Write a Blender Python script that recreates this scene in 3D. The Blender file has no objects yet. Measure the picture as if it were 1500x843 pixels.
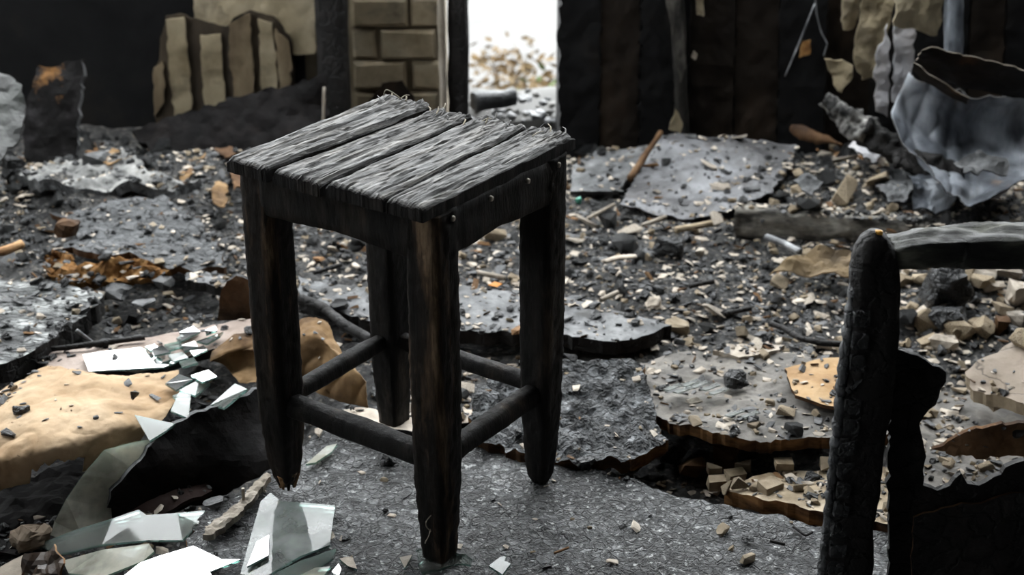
import bpy, bmesh, math, random
import numpy as np
from mathutils import Vector, Matrix, noise, geometry
from mathutils.bvhtree import BVHTree

SC = bpy.context.scene
COL = SC.collection
random.seed(7)
rnd = random.Random(11)

# ------------------------------------------------------------------ camera, light, exposure
F, PITCH, H = 2139.66, 0.4216, 0.9808
cam = bpy.data.cameras.new('camera')
cam.sensor_width = 36.0
cam.lens = F / 1500 * 36.0
cam.dof.use_dof = True
cam.dof.focus_distance = 1.66
cam.dof.aperture_fstop = 6.5
cam.clip_start = 0.05
cob = bpy.data.objects.new('camera', cam)
cob.location = (0, 0, H)
cob.rotation_euler = (math.pi / 2 - PITCH, 0, 0)
COL.objects.link(cob)
SC.camera = cob

w = bpy.data.worlds.new('overcast_sky')
SC.world = w
w.use_nodes = True
bg = w.node_tree.nodes['Background']
bg.inputs[0].default_value = (0.95, 0.985, 1.0, 1)
bg.inputs[1].default_value = 1.0

SC.view_settings.view_transform = 'Standard'
SC.view_settings.look = 'None'
SC.view_settings.gamma = 1.0
SC.view_settings.use_curve_mapping = False
SC.view_settings.exposure = 3.2

# ------------------------------------------------------------------ helpers
CP, SP = math.cos(PITCH), math.sin(PITCH)


def ray(px, py):
    x, u = (px - 750) / F, (421.5 - py) / F
    return Vector((x, CP + u * SP, -SP + u * CP))


def G(px, py, z=0.0):          # point at height z
    d = ray(px, py)
    return Vector((0, 0, H)) + d * ((z - H) / d.z)


def V(px, py, y):              # point at depth y
    d = ray(px, py)
    return Vector((0, 0, H)) + d * (y / d.y)


def fbm(p, o=4):
    return noise.fractal(p, 1.0, 2.0, o)


def meta(o, label=None, cat=None, group=None, kind=None):
    for k, v in (('label', label), ('category', cat), ('group', group), ('kind', kind)):
        if v:
            o[k] = v
    return o


def link(name, verts, faces, mats, parent=None, midx=None, smooth=False, origin=None):
    me = bpy.data.meshes.new(name)
    if origin is None:
        a = np.array([tuple(v) for v in verts])
        origin = Vector(((a[:, 0].min() + a[:, 0].max()) / 2, (a[:, 1].min() + a[:, 1].max()) / 2, a[:, 2].min()))
        if parent is not None:
            origin = Vector((0, 0, 0)) + origin
    me.from_pydata([(v[0] - origin[0], v[1] - origin[1], v[2] - origin[2]) for v in verts], [], faces)
    if not isinstance(mats, (list, tuple)):
        mats = [mats]
    for m in mats:
        me.materials.append(m)
    if midx:
        me.polygons.foreach_set('material_index', midx)
    if smooth:
        me.polygons.foreach_set('use_smooth', [True] * len(me.polygons))
    me.update()
    o = bpy.data.objects.new(name, me)
    o.location = origin
    COL.objects.link(o)
    if parent is not None:
        o.parent = parent
    return o


def empty(name, loc=(0, 0, 0), rz=0.0, **k):
    o = bpy.data.objects.new(name, None)
    o.empty_display_size = 0.05
    o.location = loc
    o.rotation_euler = (0, 0, rz)
    COL.objects.link(o)
    return meta(o, **k)


SURF = []      # surfaces on which loose debris can lie


def sheet(name, P, thick, mats, amp=0.003, freq=25, dens=0.012, ragged=0.003, rfreq=60,
          surf=True, parent=None, bulge=None, smooth=False, up=Vector((0, -0.6, 1)), jag=0, **k):
    """an irregular slab: outline of 3-D points, thickness, uneven face, ragged rim"""
    P = [Vector(p) for p in P]
    c = sum(P, Vector()) / len(P)
    n = Vector()
    for i in range(len(P)):
        a, b = P[i] - c, P[(i + 1) % len(P)] - c
        n += a.cross(b)
    n.normalize()
    if n.dot(up) < 0:
        n = -n
        P.reverse()
    e1 = Vector((1, 0, 0)) - n * n.x
    if e1.length < 0.2:
        e1 = Vector((0, 1, 0)) - n * n.y
    e1.normalize()
    e2 = n.cross(e1)
    Q = [Vector(((p - c).dot(e1), (p - c).dot(e2))) for p in P]
    res = [(p - c).dot(n) for p in P]
    seed = rnd.random() * 100
    B = []
    for i in range(len(Q)):
        a, b = Q[i], Q[(i + 1) % len(Q)]
        m = max(1, int((b - a).length / dens))
        for j in range(m):
            q = a.lerp(b, j / m)
            if ragged:
                v = Vector((q.x * rfreq, q.y * rfreq, seed))
                q = q + Vector((noise.noise(v), noise.noise(v + Vector((31, 7, 3))))) * ragged * (2 if j else 1)
                if jag and j:
                    q = q + Vector((rnd.uniform(-1, 1), rnd.uniform(-1, 1))) * jag
            B.append(q)
    nb = len(B)
    xs, ys = [q.x for q in B], [q.y for q in B]
    bx = np.array(xs)
    by = np.array(ys)
    bx2, by2 = np.roll(bx, -1), np.roll(by, -1)
    pts = list(B)
    y = min(ys) + dens * 0.5
    r = 0
    while y < max(ys):
        x = min(xs) + dens * (0.5 if r % 2 else 1.0)
        while x < max(xs):
            qx, qy = x + rnd.uniform(-.2, .2) * dens, y + rnd.uniform(-.2, .2) * dens
            cr = ((by > qy) != (by2 > qy))
            xi = (bx2 - bx) * (qy - by) / np.where(by2 == by, 1e-9, by2 - by) + bx
            if (np.sum(cr & (qx < xi)) % 2) and np.min((bx - qx) ** 2 + (by - qy) ** 2) > (dens * .55) ** 2:
                pts.append(Vector((qx, qy)))
            x += dens
        y += dens * 0.87
        r += 1
    vs, es, fs, _, _, _ = geometry.delaunay_2d_cdt(pts, [], [list(range(nb))], 1, 1e-6)
    qa = np.array([(q.x, q.y) for q in Q])
    ra = np.array(res)
    top = []
    for v in vs:
        d2 = (qa[:, 0] - v.x) ** 2 + (qa[:, 1] - v.y) ** 2 + 1e-6
        wt = 1 / d2 ** 1.2
        off = float((wt * ra).sum() / wt.sum())
        p = c + e1 * v.x + e2 * v.y
        off += fbm(Vector((v.x * freq, v.y * freq, seed))) * amp
        if bulge:
            off += bulge(v.x, v.y)
        top.append(p + n * off)
    nt = len(top)
    verts = top + [p - n * thick for p in top]
    faces, mi = [], []
    cnt = {}
    for f in fs:
        f = list(f)
        faces.append(f)
        mi.append(0)
        for i in range(len(f)):
            e = (f[i], f[(i + 1) % len(f)])
            cnt[e] = 1
    nf = len(faces)
    for f in list(faces):
        faces.append([i + nt for i in reversed(f)])
        mi.append(0)
    ml = 1 if isinstance(mats, (list, tuple)) and len(mats) > 1 else 0
    for (a, b) in list(cnt):
        if (b, a) not in cnt:
            faces.append([b, a, a + nt, b + nt])
            mi.append(ml)
    # orientation check: the first faces must point along n
    f0 = faces[0]
    if (top[f0[1]] - top[f0[0]]).cross(top[f0[2]] - top[f0[0]]).dot(n) < 0:
        faces = [list(reversed(f)) for f in faces]
    o = link(name, verts, faces, mats, parent, mi, smooth)
    if surf:
        SURF.append((top, faces[:nf]))
    return meta(o, **k)


def patch(name, ctrl, nu, nv, thick, mats, amp=0.002, freq=30, surf=True, parent=None, smooth=True, hole=None, rag=0, wrinkle=0, wf=20, flute=None, **k):
    """Catmull-Rom surface through a grid of 3-D control points, given a thickness"""
    R, Cn = len(ctrl), len(ctrl[0])

    def cr(p, t):
        m = len(p)
        i = min(int(t), m - 2)
        f = t - i
        p0, p1, p2, p3 = p[max(i - 1, 0)], p[i], p[i + 1], p[min(i + 2, m - 1)]
        return 0.5 * ((2 * p1) + (p2 - p0) * f + (2 * p0 - 5 * p1 + 4 * p2 - p3) * f * f + (3 * p1 - p0 - 3 * p2 + p3) * f ** 3)
    seed = rnd.random() * 50
    g = []
    for j in range(nv + 1):
        t = j / nv * (R - 1)
        row = []
        for i in range(nu + 1):
            s = i / nu * (Cn - 1)
            if rag:
                if j in (0, nv):
                    t2 = t + (1 if j == 0 else -1) * min(.8 * (R - 1) / nv, abs(noise.noise(Vector((i * .2, j, seed)))) * rag)
                else:
                    t2 = t
                s2 = s + ((1 if i == 0 else -1) * min(.8 * (Cn - 1) / nu, abs(noise.noise(Vector((j * .2, i, seed + 9)))) * rag) if i in (0, nu) else 0)
            else:
                t2, s2 = t, s
            row.append(cr([cr(list(c), s2) for c in ctrl], t2))
        g.append(row)
    verts, nrm = [], []
    for j in range(nv + 1):
        for i in range(nu + 1):
            a = g[j][min(i + 1, nu)] - g[j][max(i - 1, 0)]
            b = g[min(j + 1, nv)][i] - g[max(j - 1, 0)][i]
            n = a.cross(b)
            n = n.normalized() if n.length > 1e-12 else Vector((0, 0, 1))
            nrm.append(n)
    sgn = 1 if sum(n.dot(Vector((0, -.5, 1))) for n in nrm) > 0 else -1
    for j in range(nv + 1):
        for i in range(nu + 1):
            p = g[j][i]
            n = nrm[j * (nu + 1) + i] * sgn
            q = p * freq + Vector((seed, 0, 0))
            d = fbm(q) * amp
            if flute:
                d += flute(i / nu, j / nv)
            if wrinkle:
                d -= ((1 - abs(noise.noise(p * wf + Vector((0, seed, 0))))) ** 6 + .5 * (1 - abs(noise.noise(p * wf * 2.3 + Vector((0, seed, 5))))) ** 6) * wrinkle
            verts.append(p + n * d)
    N = len(verts)
    top = list(verts)
    verts = verts + [v - nrm[i] * sgn * thick for i, v in enumerate(verts)]
    q = []
    for j in range(nv):
        for i in range(nu):
            if hole and hole((i + .5) / nu, (j + .5) / nv):
                continue
            a = j * (nu + 1) + i
            f = [a, a + 1, a + nu + 2, a + nu + 1]
            q.append(f if sgn > 0 else f[::-1])
    faces = list(q)
    es = set()
    for f in q:
        for i in range(4):
            es.add((f[i], f[(i + 1) % 4]))
    faces += [[i + N for i in f[::-1]] for f in q]
    mi = [0] * len(faces)
    ml = 1 if isinstance(mats, (list, tuple)) and len(mats) > 1 else 0
    for a, b in es:
        if (b, a) not in es:
            faces.append([b, a, a + N, b + N])
            mi.append(ml)
    used = sorted({i for f in faces for i in f})
    mp = {u: i for i, u in enumerate(used)}
    o = link(name, [verts[u] for u in used], [[mp[i] for i in f] for f in faces], mats, parent, mi, smooth)
    if surf:
        SURF.append((top, q))
    return meta(o, **k)


def loft(name, spine, mats, nseg=14, nring=16, amp=0.002, freq=60, sq=4.0, parent=None, caps=True, capamp=0.0,
         ref=Vector((0, 0, 1)), fn=None, smooth=True, stretch=0.3, surf=False, **k):
    """rounded-rectangle section swept along a spine of (point, half-width, half-height)"""
    sp = [(Vector(p), a, b) for p, a, b in spine]
    L = [0]
    for i in range(1, len(sp)):
        L.append(L[-1] + (sp[i][0] - sp[i - 1][0]).length)
    tot = L[-1]
    seed = rnd.random() * 100
    verts = []
    ax = (sp[-1][0] - sp[0][0]).normalized()
    for s in range(nseg + 1):
        d = tot * s / nseg
        i = 0
        while i < len(L) - 2 and L[i + 1] < d:
            i += 1
        f = (d - L[i]) / max(1e-9, L[i + 1] - L[i])
        p = sp[i][0].lerp(sp[i + 1][0], f)
        a = sp[i][1] + (sp[i + 1][1] - sp[i][1]) * f
        b = sp[i][2] + (sp[i + 1][2] - sp[i][2]) * f
        t = (sp[min(i + 1, len(sp) - 1)][0] - sp[i][0]).normalized()
        e1 = t.cross(ref)
        if e1.length < .1:
            e1 = t.cross(Vector((0, 1, 0)))
        e1.normalize()
        e2 = e1.cross(t)
        for r in range(nring):
            an = 2 * math.pi * (r + .5) / nring
            cx, cy = math.cos(an), math.sin(an)
            m = (abs(cx) ** sq + abs(cy) ** sq) ** (-1 / sq)
            x, y = cx * m * a, cy * m * b
            if fn:
                x, y = fn(s / nseg, an, x, y)
            v = p + e1 * x + e2 * y
            q = Vector((x * freq, y * freq, d * freq * stretch + seed))
            v += (e1 * cx + e2 * cy) * fbm(q) * amp
            if s in (0, nseg) and capamp:
                v += t * noise.noise(Vector((an * 2, s, seed))) * capamp
            verts.append(v)
    faces = []
    for s in range(nseg):
        for r in range(nring):
            a, b = s * nring + r, s * nring + (r + 1) % nring
            faces.append([a, b, b + nring, a + nring])
    if caps:
        for s, rev in ((0, True), (nseg, False)):
            base = s * nring
            c = sum((verts[base + r] for r in range(nring)), Vector()) / nring
            verts.append(c)
            ci = len(verts) - 1
            for r in range(nring):
                a, b = base + r, base + (r + 1) % nring
                faces.append([ci, b, a] if rev else [ci, a, b])
    # outward check
    f = faces[0]
    nn = (verts[f[1]] - verts[f[0]]).cross(verts[f[2]] - verts[f[0]])
    if nn.dot(verts[f[0]] - sp[0][0]) < 0:
        faces = [x[::-1] for x in faces]
    o = link(name, verts, faces, mats, parent, None, smooth)
    if surf:
        SURF.append((verts, faces))
    return meta(o, **k)


def hull(n, s, r, box=0.0):
    bm = bmesh.new()
    for _ in range(n):
        v = Vector((r.gauss(0, 1), r.gauss(0, 1), r.gauss(0, 1))).normalized() * r.uniform(.75, 1)
        if box:
            v = v * (1 - box) + Vector([math.copysign(.62, c) for c in v]) * box
        bm.verts.new((v.x * s[0], v.y * s[1], v.z * s[2]))
    g = bmesh.ops.convex_hull(bm, input=bm.verts)
    bmesh.ops.delete(bm, geom=[v for v in bm.verts if not v.link_faces], context='VERTS')
    bm.verts.index_update()
    vs = [v.co.copy() for v in bm.verts]
    fs = [[v.index for v in f.verts] for f in bm.faces]
    bm.free()
    return vs, fs


def chunk(name, p, size, mats, n=26, sub=0, amp=0.1, rz=0, box=0.3, parent=None, tilt=(0, 0), sink=.15, **k):
    """a broken lump: rough hull, optionally subdivided and roughened"""
    r = random.Random(hash((round(p[0] * 1e4), round(p[1] * 1e4))) & 0xffff)
    vs, fs = hull(n, size, r, box)
    if sub:
        bm = bmesh.new()
        bv = [bm.verts.new(v) for v in vs]
        for f in fs:
            bm.faces.new([bv[i] for i in f])
        bmesh.ops.subdivide_edges(bm, edges=bm.edges, cuts=sub, use_grid_fill=True)
        bmesh.ops.triangulate(bm, faces=bm.faces)
        bm.normal_update()
        m = min(size)
        for v in bm.verts:
            v.co += v.normal * fbm(v.co / m * 1.6 + Vector((p[0] * 50, 0, 0))) * amp * m
        bm.verts.index_update()
        vs = [v.co.copy() for v in bm.verts]
        fs = [[v.index for v in f.verts] for f in bm.faces]
        bm.free()
    M = Matrix.Rotation(rz, 3, 'Z') @ Matrix.Rotation(tilt[0], 3, 'X') @ Matrix.Rotation(tilt[1], 3, 'Y')
    vs = [M @ v for v in vs]
    zmin = min(v.z for v in vs)
    dz = p[2] - zmin - size[2] * sink
    vs = [Vector((v.x + p[0], v.y + p[1], v.z + dz)) for v in vs]
    return meta(link(name, vs, fs, mats, parent), **k)


# ------------------------------------------------------------------ materials
def mat(name, stops, scale=8, stretch=(1, 1, 1), rough=(.65, .95), bump=.4, bscale=45, bdist=.004, spec=.35,
        metal=0.0, rvar=0.0, crack=None, spots=None, detail=8, tint=None, rot=(0, 0, 0), cells=None):
    m = bpy.data.materials.new(name)
    m.use_nodes = True
    nt = m.node_tree
    N, Lk = nt.nodes, nt.links
    b = N['Principled BSDF']
    tc = N.new('ShaderNodeTexCoord')
    mp = N.new('ShaderNodeMapping')
    mp.inputs['Scale'].default_value = stretch
    mp.inputs['Rotation'].default_value = rot
    Lk.new(tc.outputs['Object'], mp.inputs[0])
    vec = mp.outputs[0]
    oi = N.new('ShaderNodeObjectInfo')
    va = N.new('ShaderNodeVectorMath')
    va.operation = 'MULTIPLY_ADD'
    va.inputs[1].default_value = (1, 1, 1)
    cmb = N.new('ShaderNodeCombineXYZ')
    sc = N.new('ShaderNodeMath')
    sc.operation = 'MULTIPLY'
    sc.inputs[1].default_value = 37.0
    Lk.new(oi.outputs['Random'], sc.inputs[0])
    Lk.new(sc.outputs[0], cmb.inputs[0])
    Lk.new(vec, va.inputs[0])
    Lk.new(cmb.outputs[0], va.inputs[2])
    vec = va.outputs[0]

    def nz(s, d=detail, r=.62):
        t = N.new('ShaderNodeTexNoise')
        t.inputs['Scale'].default_value = s
        t.inputs['Detail'].default_value = d
        t.inputs['Roughness'].default_value = r
        Lk.new(vec, t.inputs['Vector'])
        return t.outputs['Fac']

    def ramp(src, st):
        r = N.new('ShaderNodeValToRGB')
        e = r.color_ramp.elements
        while len(e) < len(st):
            e.new(.5)
        for x, (p, c) in zip(e, st):
            x.position = p
            x.color = (*c, 1) if len(c) == 3 else c
        Lk.new(src, r.inputs[0])
        return r.outputs[0]

    def mix(a, bb, f, mode='MIX'):
        x = N.new('ShaderNodeMix')
        x.data_type = 'RGBA'
        x.blend_type = mode
        for s, v in ((6, a), (7, bb), (0, f)):
            if isinstance(v, (tuple, list)):
                x.inputs[s].default_value = (*v, 1)
            elif isinstance(v, (int, float)):
                x.inputs[s].default_value = v
            else:
                Lk.new(v, x.inputs[s])
        return x.outputs[2]
    col = ramp(nz(scale), stops)
    if cells:                       # cells: (scale, [(pos, colour)], amount) patchwork of little crumbs
        v = N.new('ShaderNodeTexVoronoi')
        v.inputs['Scale'].default_value = cells[0]
        Lk.new(vec, v.inputs['Vector'])
        sp = N.new('ShaderNodeSeparateColor')
        Lk.new(v.outputs['Color'], sp.inputs[0])
        col = mix(col, ramp(sp.outputs[0], cells[1]), cells[2])
    if spots:
        for (ss, lo, hi, c) in spots:
            col = mix(col, c, ramp(nz(ss, 6, .6), [(lo, (0, 0, 0)), (hi, (1, 1, 1))]))
    bh = nz(bscale, 8, .7)
    if crack:
        v = N.new('ShaderNodeTexVoronoi')
        v.feature = 'DISTANCE_TO_EDGE'
        v.inputs['Scale'].default_value = crack[0]
        nv = N.new('ShaderNodeTexNoise')
        nv.inputs['Scale'].default_value = crack[0] * 1.3
        nv.inputs['Detail'].default_value = 4
        Lk.new(vec, nv.inputs['Vector'])
        ad = N.new('ShaderNodeVectorMath')
        ad.operation = 'MULTIPLY_ADD'
        ad.inputs[1].default_value = (1.2 / crack[0],) * 3
        Lk.new(nv.outputs['Color'], ad.inputs[0])
        Lk.new(vec, ad.inputs[2])
        Lk.new(ad.outputs[0], v.inputs['Vector'])
        v1 = N.new('ShaderNodeTexVoronoi')
        v1.inputs['Scale'].default_value = crack[0]
        Lk.new(ad.outputs[0], v1.inputs['Vector'])
        if len(crack) > 4:
            m4 = N.new('ShaderNodeMath')
            m4.operation = 'MULTIPLY_ADD'
            m4.inputs[1].default_value = crack[4]
            Lk.new(v1.outputs['Distance'], m4.inputs[0])
            Lk.new(bh, m4.inputs[2])
            bh = m4.outputs[0]
            sp4 = N.new('ShaderNodeSeparateColor')
            Lk.new(v1.outputs['Color'], sp4.inputs[0])
            col = mix(col, ramp(sp4.outputs[0], [(0, (.35, .35, .35)), (1, (1.9, 1.9, 1.9))]), .75, 'MULTIPLY')
        k = ramp(v.outputs['Distance'], [(0, (0, 0, 0)), (crack[1], (1, 1, 1))])
        cm = N.new('ShaderNodeMath')
        cm.operation = 'MULTIPLY'
        cm.inputs[1].default_value = crack[2]
        Lk.new(ramp(nz(crack[0] * .22, 4), [(.32, (.15, .15, .15)), (.52, (1, 1, 1))]), cm.inputs[0])
        col = mix(col, k, cm.outputs[0], 'MULTIPLY')
        mm = N.new('ShaderNodeMath')
        mm.operation = 'MULTIPLY_ADD'
        mm.inputs[1].default_value = crack[3] if len(crack) > 3 else .6
        Lk.new(k, mm.inputs[0])
        Lk.new(bh, mm.inputs[2])
        bh = mm.outputs[0]
    if rvar:
        hs = N.new('ShaderNodeHueSaturation')
        mr = N.new('ShaderNodeMapRange')
        mr.inputs[3].default_value = 1 - rvar
        mr.inputs[4].default_value = 1 + rvar
        Lk.new(oi.outputs['Random'], mr.inputs[0])
        Lk.new(mr.outputs[0], hs.inputs['Value'])
        Lk.new(col, hs.inputs['Color'])
        col = hs.outputs[0]
    Lk.new(col, b.inputs['Base Color'])
    rr = N.new('ShaderNodeMapRange')
    rr.inputs[1].default_value = .3
    rr.inputs[2].default_value = .7
    rr.inputs[3].default_value, rr.inputs[4].default_value = rough
    Lk.new(nz(scale * 2.3, 5), rr.inputs[0])
    Lk.new(rr.outputs[0], b.inputs['Roughness'])
    b.inputs['Metallic'].default_value = metal
    b.inputs['Specular IOR Level'].default_value = spec
    if bump:
        bn = N.new('ShaderNodeBump')
        bn.inputs['Strength'].default_value = bump
        bn.inputs['Distance'].default_value = bdist
        Lk.new(bh, bn.inputs['Height'])
        Lk.new(bn.outputs[0], b.inputs['Normal'])
    return m


def glassmat(name, tint, dust, dustcol, refl=1.0, rough=.03):
    m = bpy.data.materials.new(name)
    m.use_nodes = True
    nt = m.node_tree
    N, Lk = nt.nodes, nt.links
    out = N['Material Output']
    N.remove(N['Principled BSDF'])
    tr = N.new('ShaderNodeBsdfTransparent')
    tr.inputs[0].default_value = (*tint, 1)
    gl = N.new('ShaderNodeBsdfGlossy')
    gl.inputs['Roughness'].default_value = rough
    fr = N.new('ShaderNodeFresnel')
    fr.inputs[0].default_value = 1.52
    mu = N.new('ShaderNodeMath')
    mu.operation = 'MULTIPLY'
    mu.use_clamp = True
    mu.inputs[1].default_value = refl
    Lk.new(fr.outputs[0], mu.inputs[0])
    m1 = N.new('ShaderNodeMixShader')
    Lk.new(mu.outputs[0], m1.inputs[0])
    Lk.new(tr.outputs[0], m1.inputs[1])
    Lk.new(gl.outputs[0], m1.inputs[2])
    df = N.new('ShaderNodeBsdfDiffuse')
    df.inputs[0].default_value = (*dustcol, 1)
    tc = N.new('ShaderNodeTexCoord')
    nz = N.new('ShaderNodeTexNoise')
    nz.inputs['Scale'].default_value = 22
    nz.inputs['Detail'].default_value = 7
    Lk.new(tc.outputs['Object'], nz.inputs['Vector'])
    mr = N.new('ShaderNodeMapRange')
    mr.inputs[1].default_value, mr.inputs[2].default_value = .35, .75
    mr.inputs[3].default_value, mr.inputs[4].default_value = dust * .35, dust * 1.5
    Lk.new(nz.outputs[0], mr.inputs[0])
    tl = N.new('ShaderNodeBsdfTranslucent')
    tl.inputs[0].default_value = (*dustcol, 1)
    m3 = N.new('ShaderNodeMixShader')
    m3.inputs[0].default_value = .5
    Lk.new(df.outputs[0], m3.inputs[1])
    Lk.new(tl.outputs[0], m3.inputs[2])
    m2 = N.new('ShaderNodeMixShader')
    Lk.new(mr.outputs[0], m2.inputs[0])
    Lk.new(m1.outputs[0], m2.inputs[1])
    Lk.new(m3.outputs[0], m2.inputs[2])
    Lk.new(m2.outputs[0], out.inputs[0])
    return m


K = (.004, .004, .0045)
CHAR = mat('charred_wood', [(.25, (.005, .005, .005)), (.5, (.011, .0095, .009)), (.75, (.028, .025, .024))], 14, bump=.8, bscale=70, crack=(38, .12, .6, .5), spec=.3, rough=(.5, .85), rvar=.2)
SOOT = mat('sooty_wall', [(.3, (.004, .004, .0045)), (.55, (.009, .009, .0095)), (.75, (.02, .017, .014))], 5, bump=.4, bscale=30, spec=.15)
SOOTB = mat('sooty_brown_panel', [(.3, (.006, .005, .0045)), (.5, (.016, .012, .009)), (.66, (.05, .033, .022))], 4, stretch=(1, 1, .35), bump=.3, bscale=30, spec=.15)
STOOL = mat('charred_stool_wood', [(.3, (.004, .004, .004)), (.5, (.009, .008, .0075)), (.6, (.02, .017, .0145)), (.72, (.07, .052, .038))], 30, stretch=(1, 1, .22), bump=.9, bscale=85, bdist=.004, spec=.14, rough=(.5, .85))
STOOLB = mat('scorched_brown_stool_wood', [(.38, (.005, .0045, .004)), (.51, (.013, .0095, .0075)), (.585, (.065, .042, .025)), (.67, (.23, .16, .10))], 30, stretch=(1, 1, .14), bump=.9, bscale=85, bdist=.004, spec=.14, rough=(.5, .85))
SEAT = mat('weathered_burnt_seat', [(.38, (.004, .0036, .003)), (.48, (.016, .0135, .011)), (.57, (.05, .043, .036)), (.68, (.18, .168, .15))], 70, stretch=(1, .12, 1), bump=1.0, bscale=60, bdist=.006, spec=.5, rough=(.42, .7),
           spots=[(14, .54, .68, (.014, .012, .010)), (110, .64, .7, (.3, .29, .27))])
CRACKLE = mat('crackled_ash_board', [(.34, (.02, .02, .022)), (.48, (.085, .089, .093)), (.62, (.23, .236, .24))], 16, bump=1.0, bscale=120, bdist=.012, spec=.6, rough=(.3, .6),
              crack=(78, .12, .92, .5, .9), spots=[(5, .47, .62, (.022, .022, .024)), (75, .54, .66, (.02, .02, .02)), (140, .55, .65, (.46, .47, .47))])  # palest spots paint bright highlights on the scales
ROUGHC = mat('flaky_charred_board', [(.3, (.008, .009, .010)), (.46, (.035, .038, .042)), (.58, (.13, .138, .145)), (.72, (.33, .345, .36))], 60, bump=1.0, bscale=70, bdist=.012, spec=.5, rough=(.35, .65), crack=(62, .16, .8, .6, 1.3))
ASH = mat('ash_bed', [(.3, (.007, .007, .0075)), (.5, (.02, .0195, .019)), (.7, (.065, .062, .058))], 11, bump=1.0, bscale=90, bdist=.01, spec=.4, rough=(.5, .9),
          cells=(190, [(0, (.006, .006, .007)), (.5, (.02, .02, .022)), (.75, (.08, .08, .08)), (.93, (.2, .18, .155)), (1, (.42, .39, .35))], .4))
BLACK = mat('black_char', [(.3, (.003, .003, .003)), (.55, (.007, .006, .006)), (.75, (.016, .013, .012))], 16, bump=.6, bscale=60, spec=.12)
GREYB = mat('grey_ash_board', [(.34, (.035, .036, .038)), (.5, (.10, .103, .107)), (.66, (.22, .222, .225))], 18, bump=.7, bscale=70, spec=.4, rough=(.45, .8), spots=[(12, .54, .66, (.04, .039, .038)), (40, .6, .68, (.02, .02, .02))])
DGREYB = mat('dark_grey_board', [(.3, (.02, .021, .023)), (.5, (.055, .058, .062)), (.7, (.14, .145, .15))], 16, bump=.9, bscale=80, bdist=.006, spec=.5, rough=(.4, .75), crack=(50, .14, .5, .5))
FLAKE = mat('flaking_charred_panel', [(.38, (.010, .011, .012)), (.48, (.04, .043, .043)), (.54, (.22, .23, .225)), (.66, (.48, .49, .48))], 26, stretch=(.5, 1.3, 1), bump=.9, bscale=60, bdist=.006, spec=.5, rough=(.4, .7), crack=(60, .15, .6, .8))
PAPER = mat('brown_paper', [(.3, (.24, .145, .07)), (.5, (.40, .285, .175)), (.7, (.52, .395, .265))], 7, bump=.5, bscale=30, spec=.2, rough=(.7, .95), spots=[(16, .64, .74, (.08, .045, .022)), (95, .68, .72, (.02, .016, .014))])
PAPERD = mat('scorched_paper', [(.3, (.06, .032, .013)), (.5, (.20, .122, .056)), (.7, (.34, .23, .125))], 9, bump=.3, bscale=30, spec=.2, spots=[(6, .58, .7, (.03, .018, .01))])
FIBRE = mat('orange_fibreboard', [(.3, (.07, .03, .01)), (.5, (.26, .13, .045)), (.7, (.46, .28, .12))], 45, bump=1.0, bscale=120, bdist=.006, spec=.1)
EDGE = mat('scorched_board_edge', [(.36, (.010, .006, .004)), (.48, (.055, .027, .012)), (.60, (.22, .115, .045)), (.72, (.42, .25, .11))], 24, stretch=(.3, .3, 1), bump=.6, bscale=60, spec=.15)
BROWN = mat('brown_burnt_board', [(.3, (.03, .016, .009)), (.5, (.09, .048, .023)), (.72, (.2, .12, .065))], 12, bump=.5, bscale=50, spec=.2)
PLAST = mat('pale_plaster', [(.3, (.24, .20, .16)), (.5, (.43, .375, .31)), (.7, (.60, .54, .465))], 20, bump=.6, bscale=60, spec=.3, rvar=.5, spots=[(14, .55, .68, (.10, .085, .07))])
TANB = mat('tan_masonry', [(.3, (.14, .105, .065)), (.5, (.28, .225, .155)), (.7, (.40, .335, .25))], 18, bump=.6, bscale=60, spec=.2, rvar=.3, spots=[(12, .58, .7, (.06, .045, .03))])
COAL = mat('charcoal', [(.3, (.004, .0045, .005)), (.5, (.009, .0098, .011)), (.75, (.036, .039, .043))], 30, bump=.9, bscale=90, bdist=.004, spec=.6, rough=(.18, .5), rvar=.4, crack=(70, .15, .5, .6))
GRIT = mat('grey_char_flake', [(.3, (.022, .023, .025)), (.5, (.085, .088, .093)), (.7, (.27, .275, .28))], 24, bump=.7, bscale=80, spec=.6, rough=(.25, .6), rvar=.7)
CHIP = mat('brown_wood_chip', [(.3, (.05, .025, .012)), (.5, (.16, .085, .038)), (.72, (.36, .22, .11))], 20, bump=.5, bscale=60, spec=.25, rvar=.5)
PALEW = mat('pale_splintered_wood', [(.3, (.10, .08, .06)), (.5, (.27, .235, .19)), (.7, (.42, .38, .33))], 30, stretch=(.3, .3, .3), bump=.6, bscale=80, spec=.3)
METAL = mat('scorched_metal_sheet', [(.32, (.025, .027, .033)), (.45, (.12, .133, .155)), (.62, (.35, .375, .41))], 6, stretch=(1.6, 1, .7), bump=.25, bscale=20, spec=.5, metal=.15, rough=(.35, .6), spots=[(9, .62, .74, (.26, .17, .11)), (30, .66, .74, (.05, .05, .05))])
RUST = mat('rusty_band', [(.4, (.006, .005, .004)), (.58, (.015, .009, .005)), (.78, (.12, .055, .018))], 5, bump=.4, bscale=40, spec=.4, rough=(.35, .65))
YPLAST = mat('yellowed_plaster', [(.3, (.17, .135, .08)), (.5, (.30, .25, .165)), (.72, (.43, .37, .27))], 6, bump=.35, bscale=25, spec=.2, spots=[(5, .56, .7, (.05, .04, .027))], rvar=.12)
BRICK = mat('limewashed_brick', [(.3, (.17, .135, .085)), (.5, (.29, .24, .165)), (.72, (.40, .35, .26))], 12, bump=.6, bscale=35, spec=.15, rvar=.22, spots=[(6, .55, .7, (.04, .031, .02))])
MORTAR = mat('sooty_mortar', [(.3, (.11, .09, .058)), (.7, (.23, .19, .135))], 14, bump=.5)
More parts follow.
